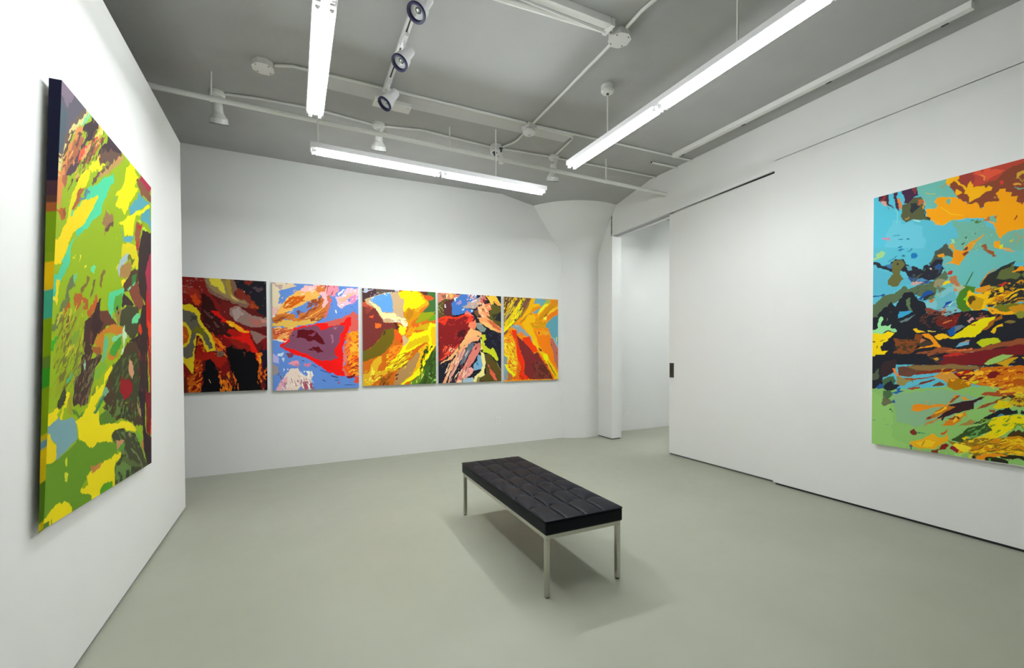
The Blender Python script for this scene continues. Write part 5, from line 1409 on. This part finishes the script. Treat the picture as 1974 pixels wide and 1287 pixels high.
MB().tube([(2.197, 2.70, zc(2.1) - .03), (2.245, 2.70, zc(2.1) - .03)], .012, 12).build('connector', M_PIPE, Cn)

# track and its three spotlights
T = thing('lighting_track', 'white ceiling track with a dark slot that carries three spotlights', 'lighting track', (.80, 3.0, zc(0)))
tk = MB(); zt = zc(0) - .030
tk.box(.775, .825, 1.6, 4.17, zt + .012, zc(0) + .002); tk.box(.775, .793, 1.6, 4.17, zt, zt + .0125); tk.box(.807, .825, 1.6, 4.17, zt, zt + .0125)
tk.build('rail', M_PIPE, T)
MB().box(.7925, .8075, 1.61, 4.16, zt + .009, zt + .0125).build('slot', M_SLOT, T)
MB().box(.772, .828, 4.165, 4.20, zt - .002, zc(0) + .002).build('end_feed', M_PIPE, T, bevel=.002)
SPOT = [((.742, 2.82, 3.705), (-.52, -.19, -.83), 'nearest the camera'), ((.752, 3.36, 3.705), (-.525, -.21, -.825), 'in the middle of the three'), ((.752, 3.97, 3.705), (-.60, -.10, -.79), 'nearest the back wall')]
for (c0, d, w_) in SPOT:
    d = Vector(d).normalized(); c0 = Vector(c0)
    K = thing('spotlight', 'white track spotlight with a navy rim, ' + w_, 'spotlight', tuple(c0), 'spotlights on the ceiling track')
    back = c0 - d * .135
    MB().lathe(c0 - d * .004, -d, [(0, .062), (.02, .0625), (.06, .057), (.075, .044), (.13, .041), (.165, .039), (.175, .027)], 28, (False, True)).build('shade', M_FIX, K)
    MB().lathe(c0, d, [(-.006, .0625), (-.004, .0665), (.006, .0675), (.012, .0645), (.010, .050), (-.012, .0475)], 36, (False, False)).build('rim', M_NAVY, K)
    ln = MB(); pr = [(-.030, .001), (-.028, .016), (-.020, .034), (-.010, .049)]
    ln.lathe(c0, d, pr, 28, (True, False)); lens = ln.build('lens', M_LENS, K)
    MB().lathe(c0 - d * .027, d, [(0, .015), (.010, .013), (.013, .005)], 16).build('bulb', M_REFLECT, lens)
    MB().lathe(c0 - d * .0265, d, [(0, .022), (.003, .018)], 18).build('lamp_base', M_LENSPOT, lens)
    j = Vector((.80, c0.y + .045, zt - .02))
    MB().box(.783, .817, c0.y - .02, c0.y + .13, zt - .03, zt - .0005).build('track_adapter', M_FIX, K, bevel=.002)
    MB().tube([tuple(j - Vector((0, 0, .012))), tuple(j - Vector((0, 0, .06))), tuple(back + Vector((.0, .01, .03)))], .011, 10).build('swivel_arm', M_FIX, K)

# bell shaped flood lamps under the slab near the back wall
FL = [((-.63, 4.94), (.02, .42, -.9), 'flood lamp at the far left, half behind the hung pipe', .82),
      ((.855, 4.87), (.06, .44, -.9), 'flood lamp above the lit crosswise strip light, at its middle', .80),
      ((3.046, 4.79), (.12, .36, -.92), 'flood lamp at the right, nearest the round column', .92)]
for (X, Y), d, lab, k_ in FL:
    d = Vector(d).normalized(); z1 = zc(X)
    K = thing('flood_lamp', 'small white bell shaped ' + lab, 'flood lamp', (X, Y, z1), 'bell flood lamps near the back wall')
    MB().lathe((X, Y, z1 + .002), (0, 0, -1), [(0, .068), (.03, .068), (.05, .055), (.055, .02)], 22).build('canopy', M_PIPE, K)
    MB().tube([(X, Y, z1 - .045), (X + .035, Y - .01, z1 - .07 * k_), (X + .01, Y, z1 - .125 * k_)], [.02, .026, .022], 12).build('knuckle', M_PIPE, K)
    o0 = Vector((X, Y, z1 - .11 * k_))
    MB().lathe(o0, d, [(0, .038), (.03 * k_, .044), (.10 * k_, .044), (.125 * k_, .052), (.17 * k_, .076), (.225 * k_, .080)], 26, (True, False)).build('bell', M_PIPE, K)
    MB().lathe(o0 + d * .224 * k_, d, [(0, .0805), (.006, .0805), (.006, .070), (-.004, .068)], 26, (False, False)).build('rim', M_SLOT, K)
    MB().lathe(o0 + d * .205 * k_, d, [(0, .076), (.006, .05), (.008, .01)], 22).build('lens', M_LENS, K)

# wall outlets
def outlet(label, x, z0, z1, y):
    w_ = .078
    O = thing('wall_outlet', label, 'outlet', (x, y, z0), 'white wall outlets')
    MB().box(x - w_ / 2, x + w_ / 2, y - .007, y + .001, z0, z1).build('cover_plate', M_PLASTIC, O, bevel=.002)
    for zc_ in ((z0 * .68 + z1 * .32), (z0 * .32 + z1 * .68)):
        so = MB().box(x - .017, x + .017, y - .0085, y - .0065, zc_ - .015, zc_ + .015).build('socket', M_PLASTIC, O, bevel=.0006)
        for dx in (-.0065, .0065): MB().box(x + dx - .0012, x + dx + .0012, y - .0092, y - .0083, zc_ - .004, zc_ + .008).build('slot', M_SLOT, so)
        MB().lathe((x, y - .0083, zc_ - .009), (0, -1, 0), [(0, .0028), (.0008, .0028)], 8).build('ground_hole', M_SLOT, so)
    MB().lathe((x, y - .0068, (z0 + z1) / 2), (0, -1, 0), [(0, .0032), (.001, .0028)], 8).build('screw', M_GREYMETAL, O)
outlet('white electrical outlet low on the back wall under the paintings', 2.935, .325, .447, YB)
outlet('white electrical outlet seen through the doorway, low on the wall of the next room', 5.595, .315, .445, YB)
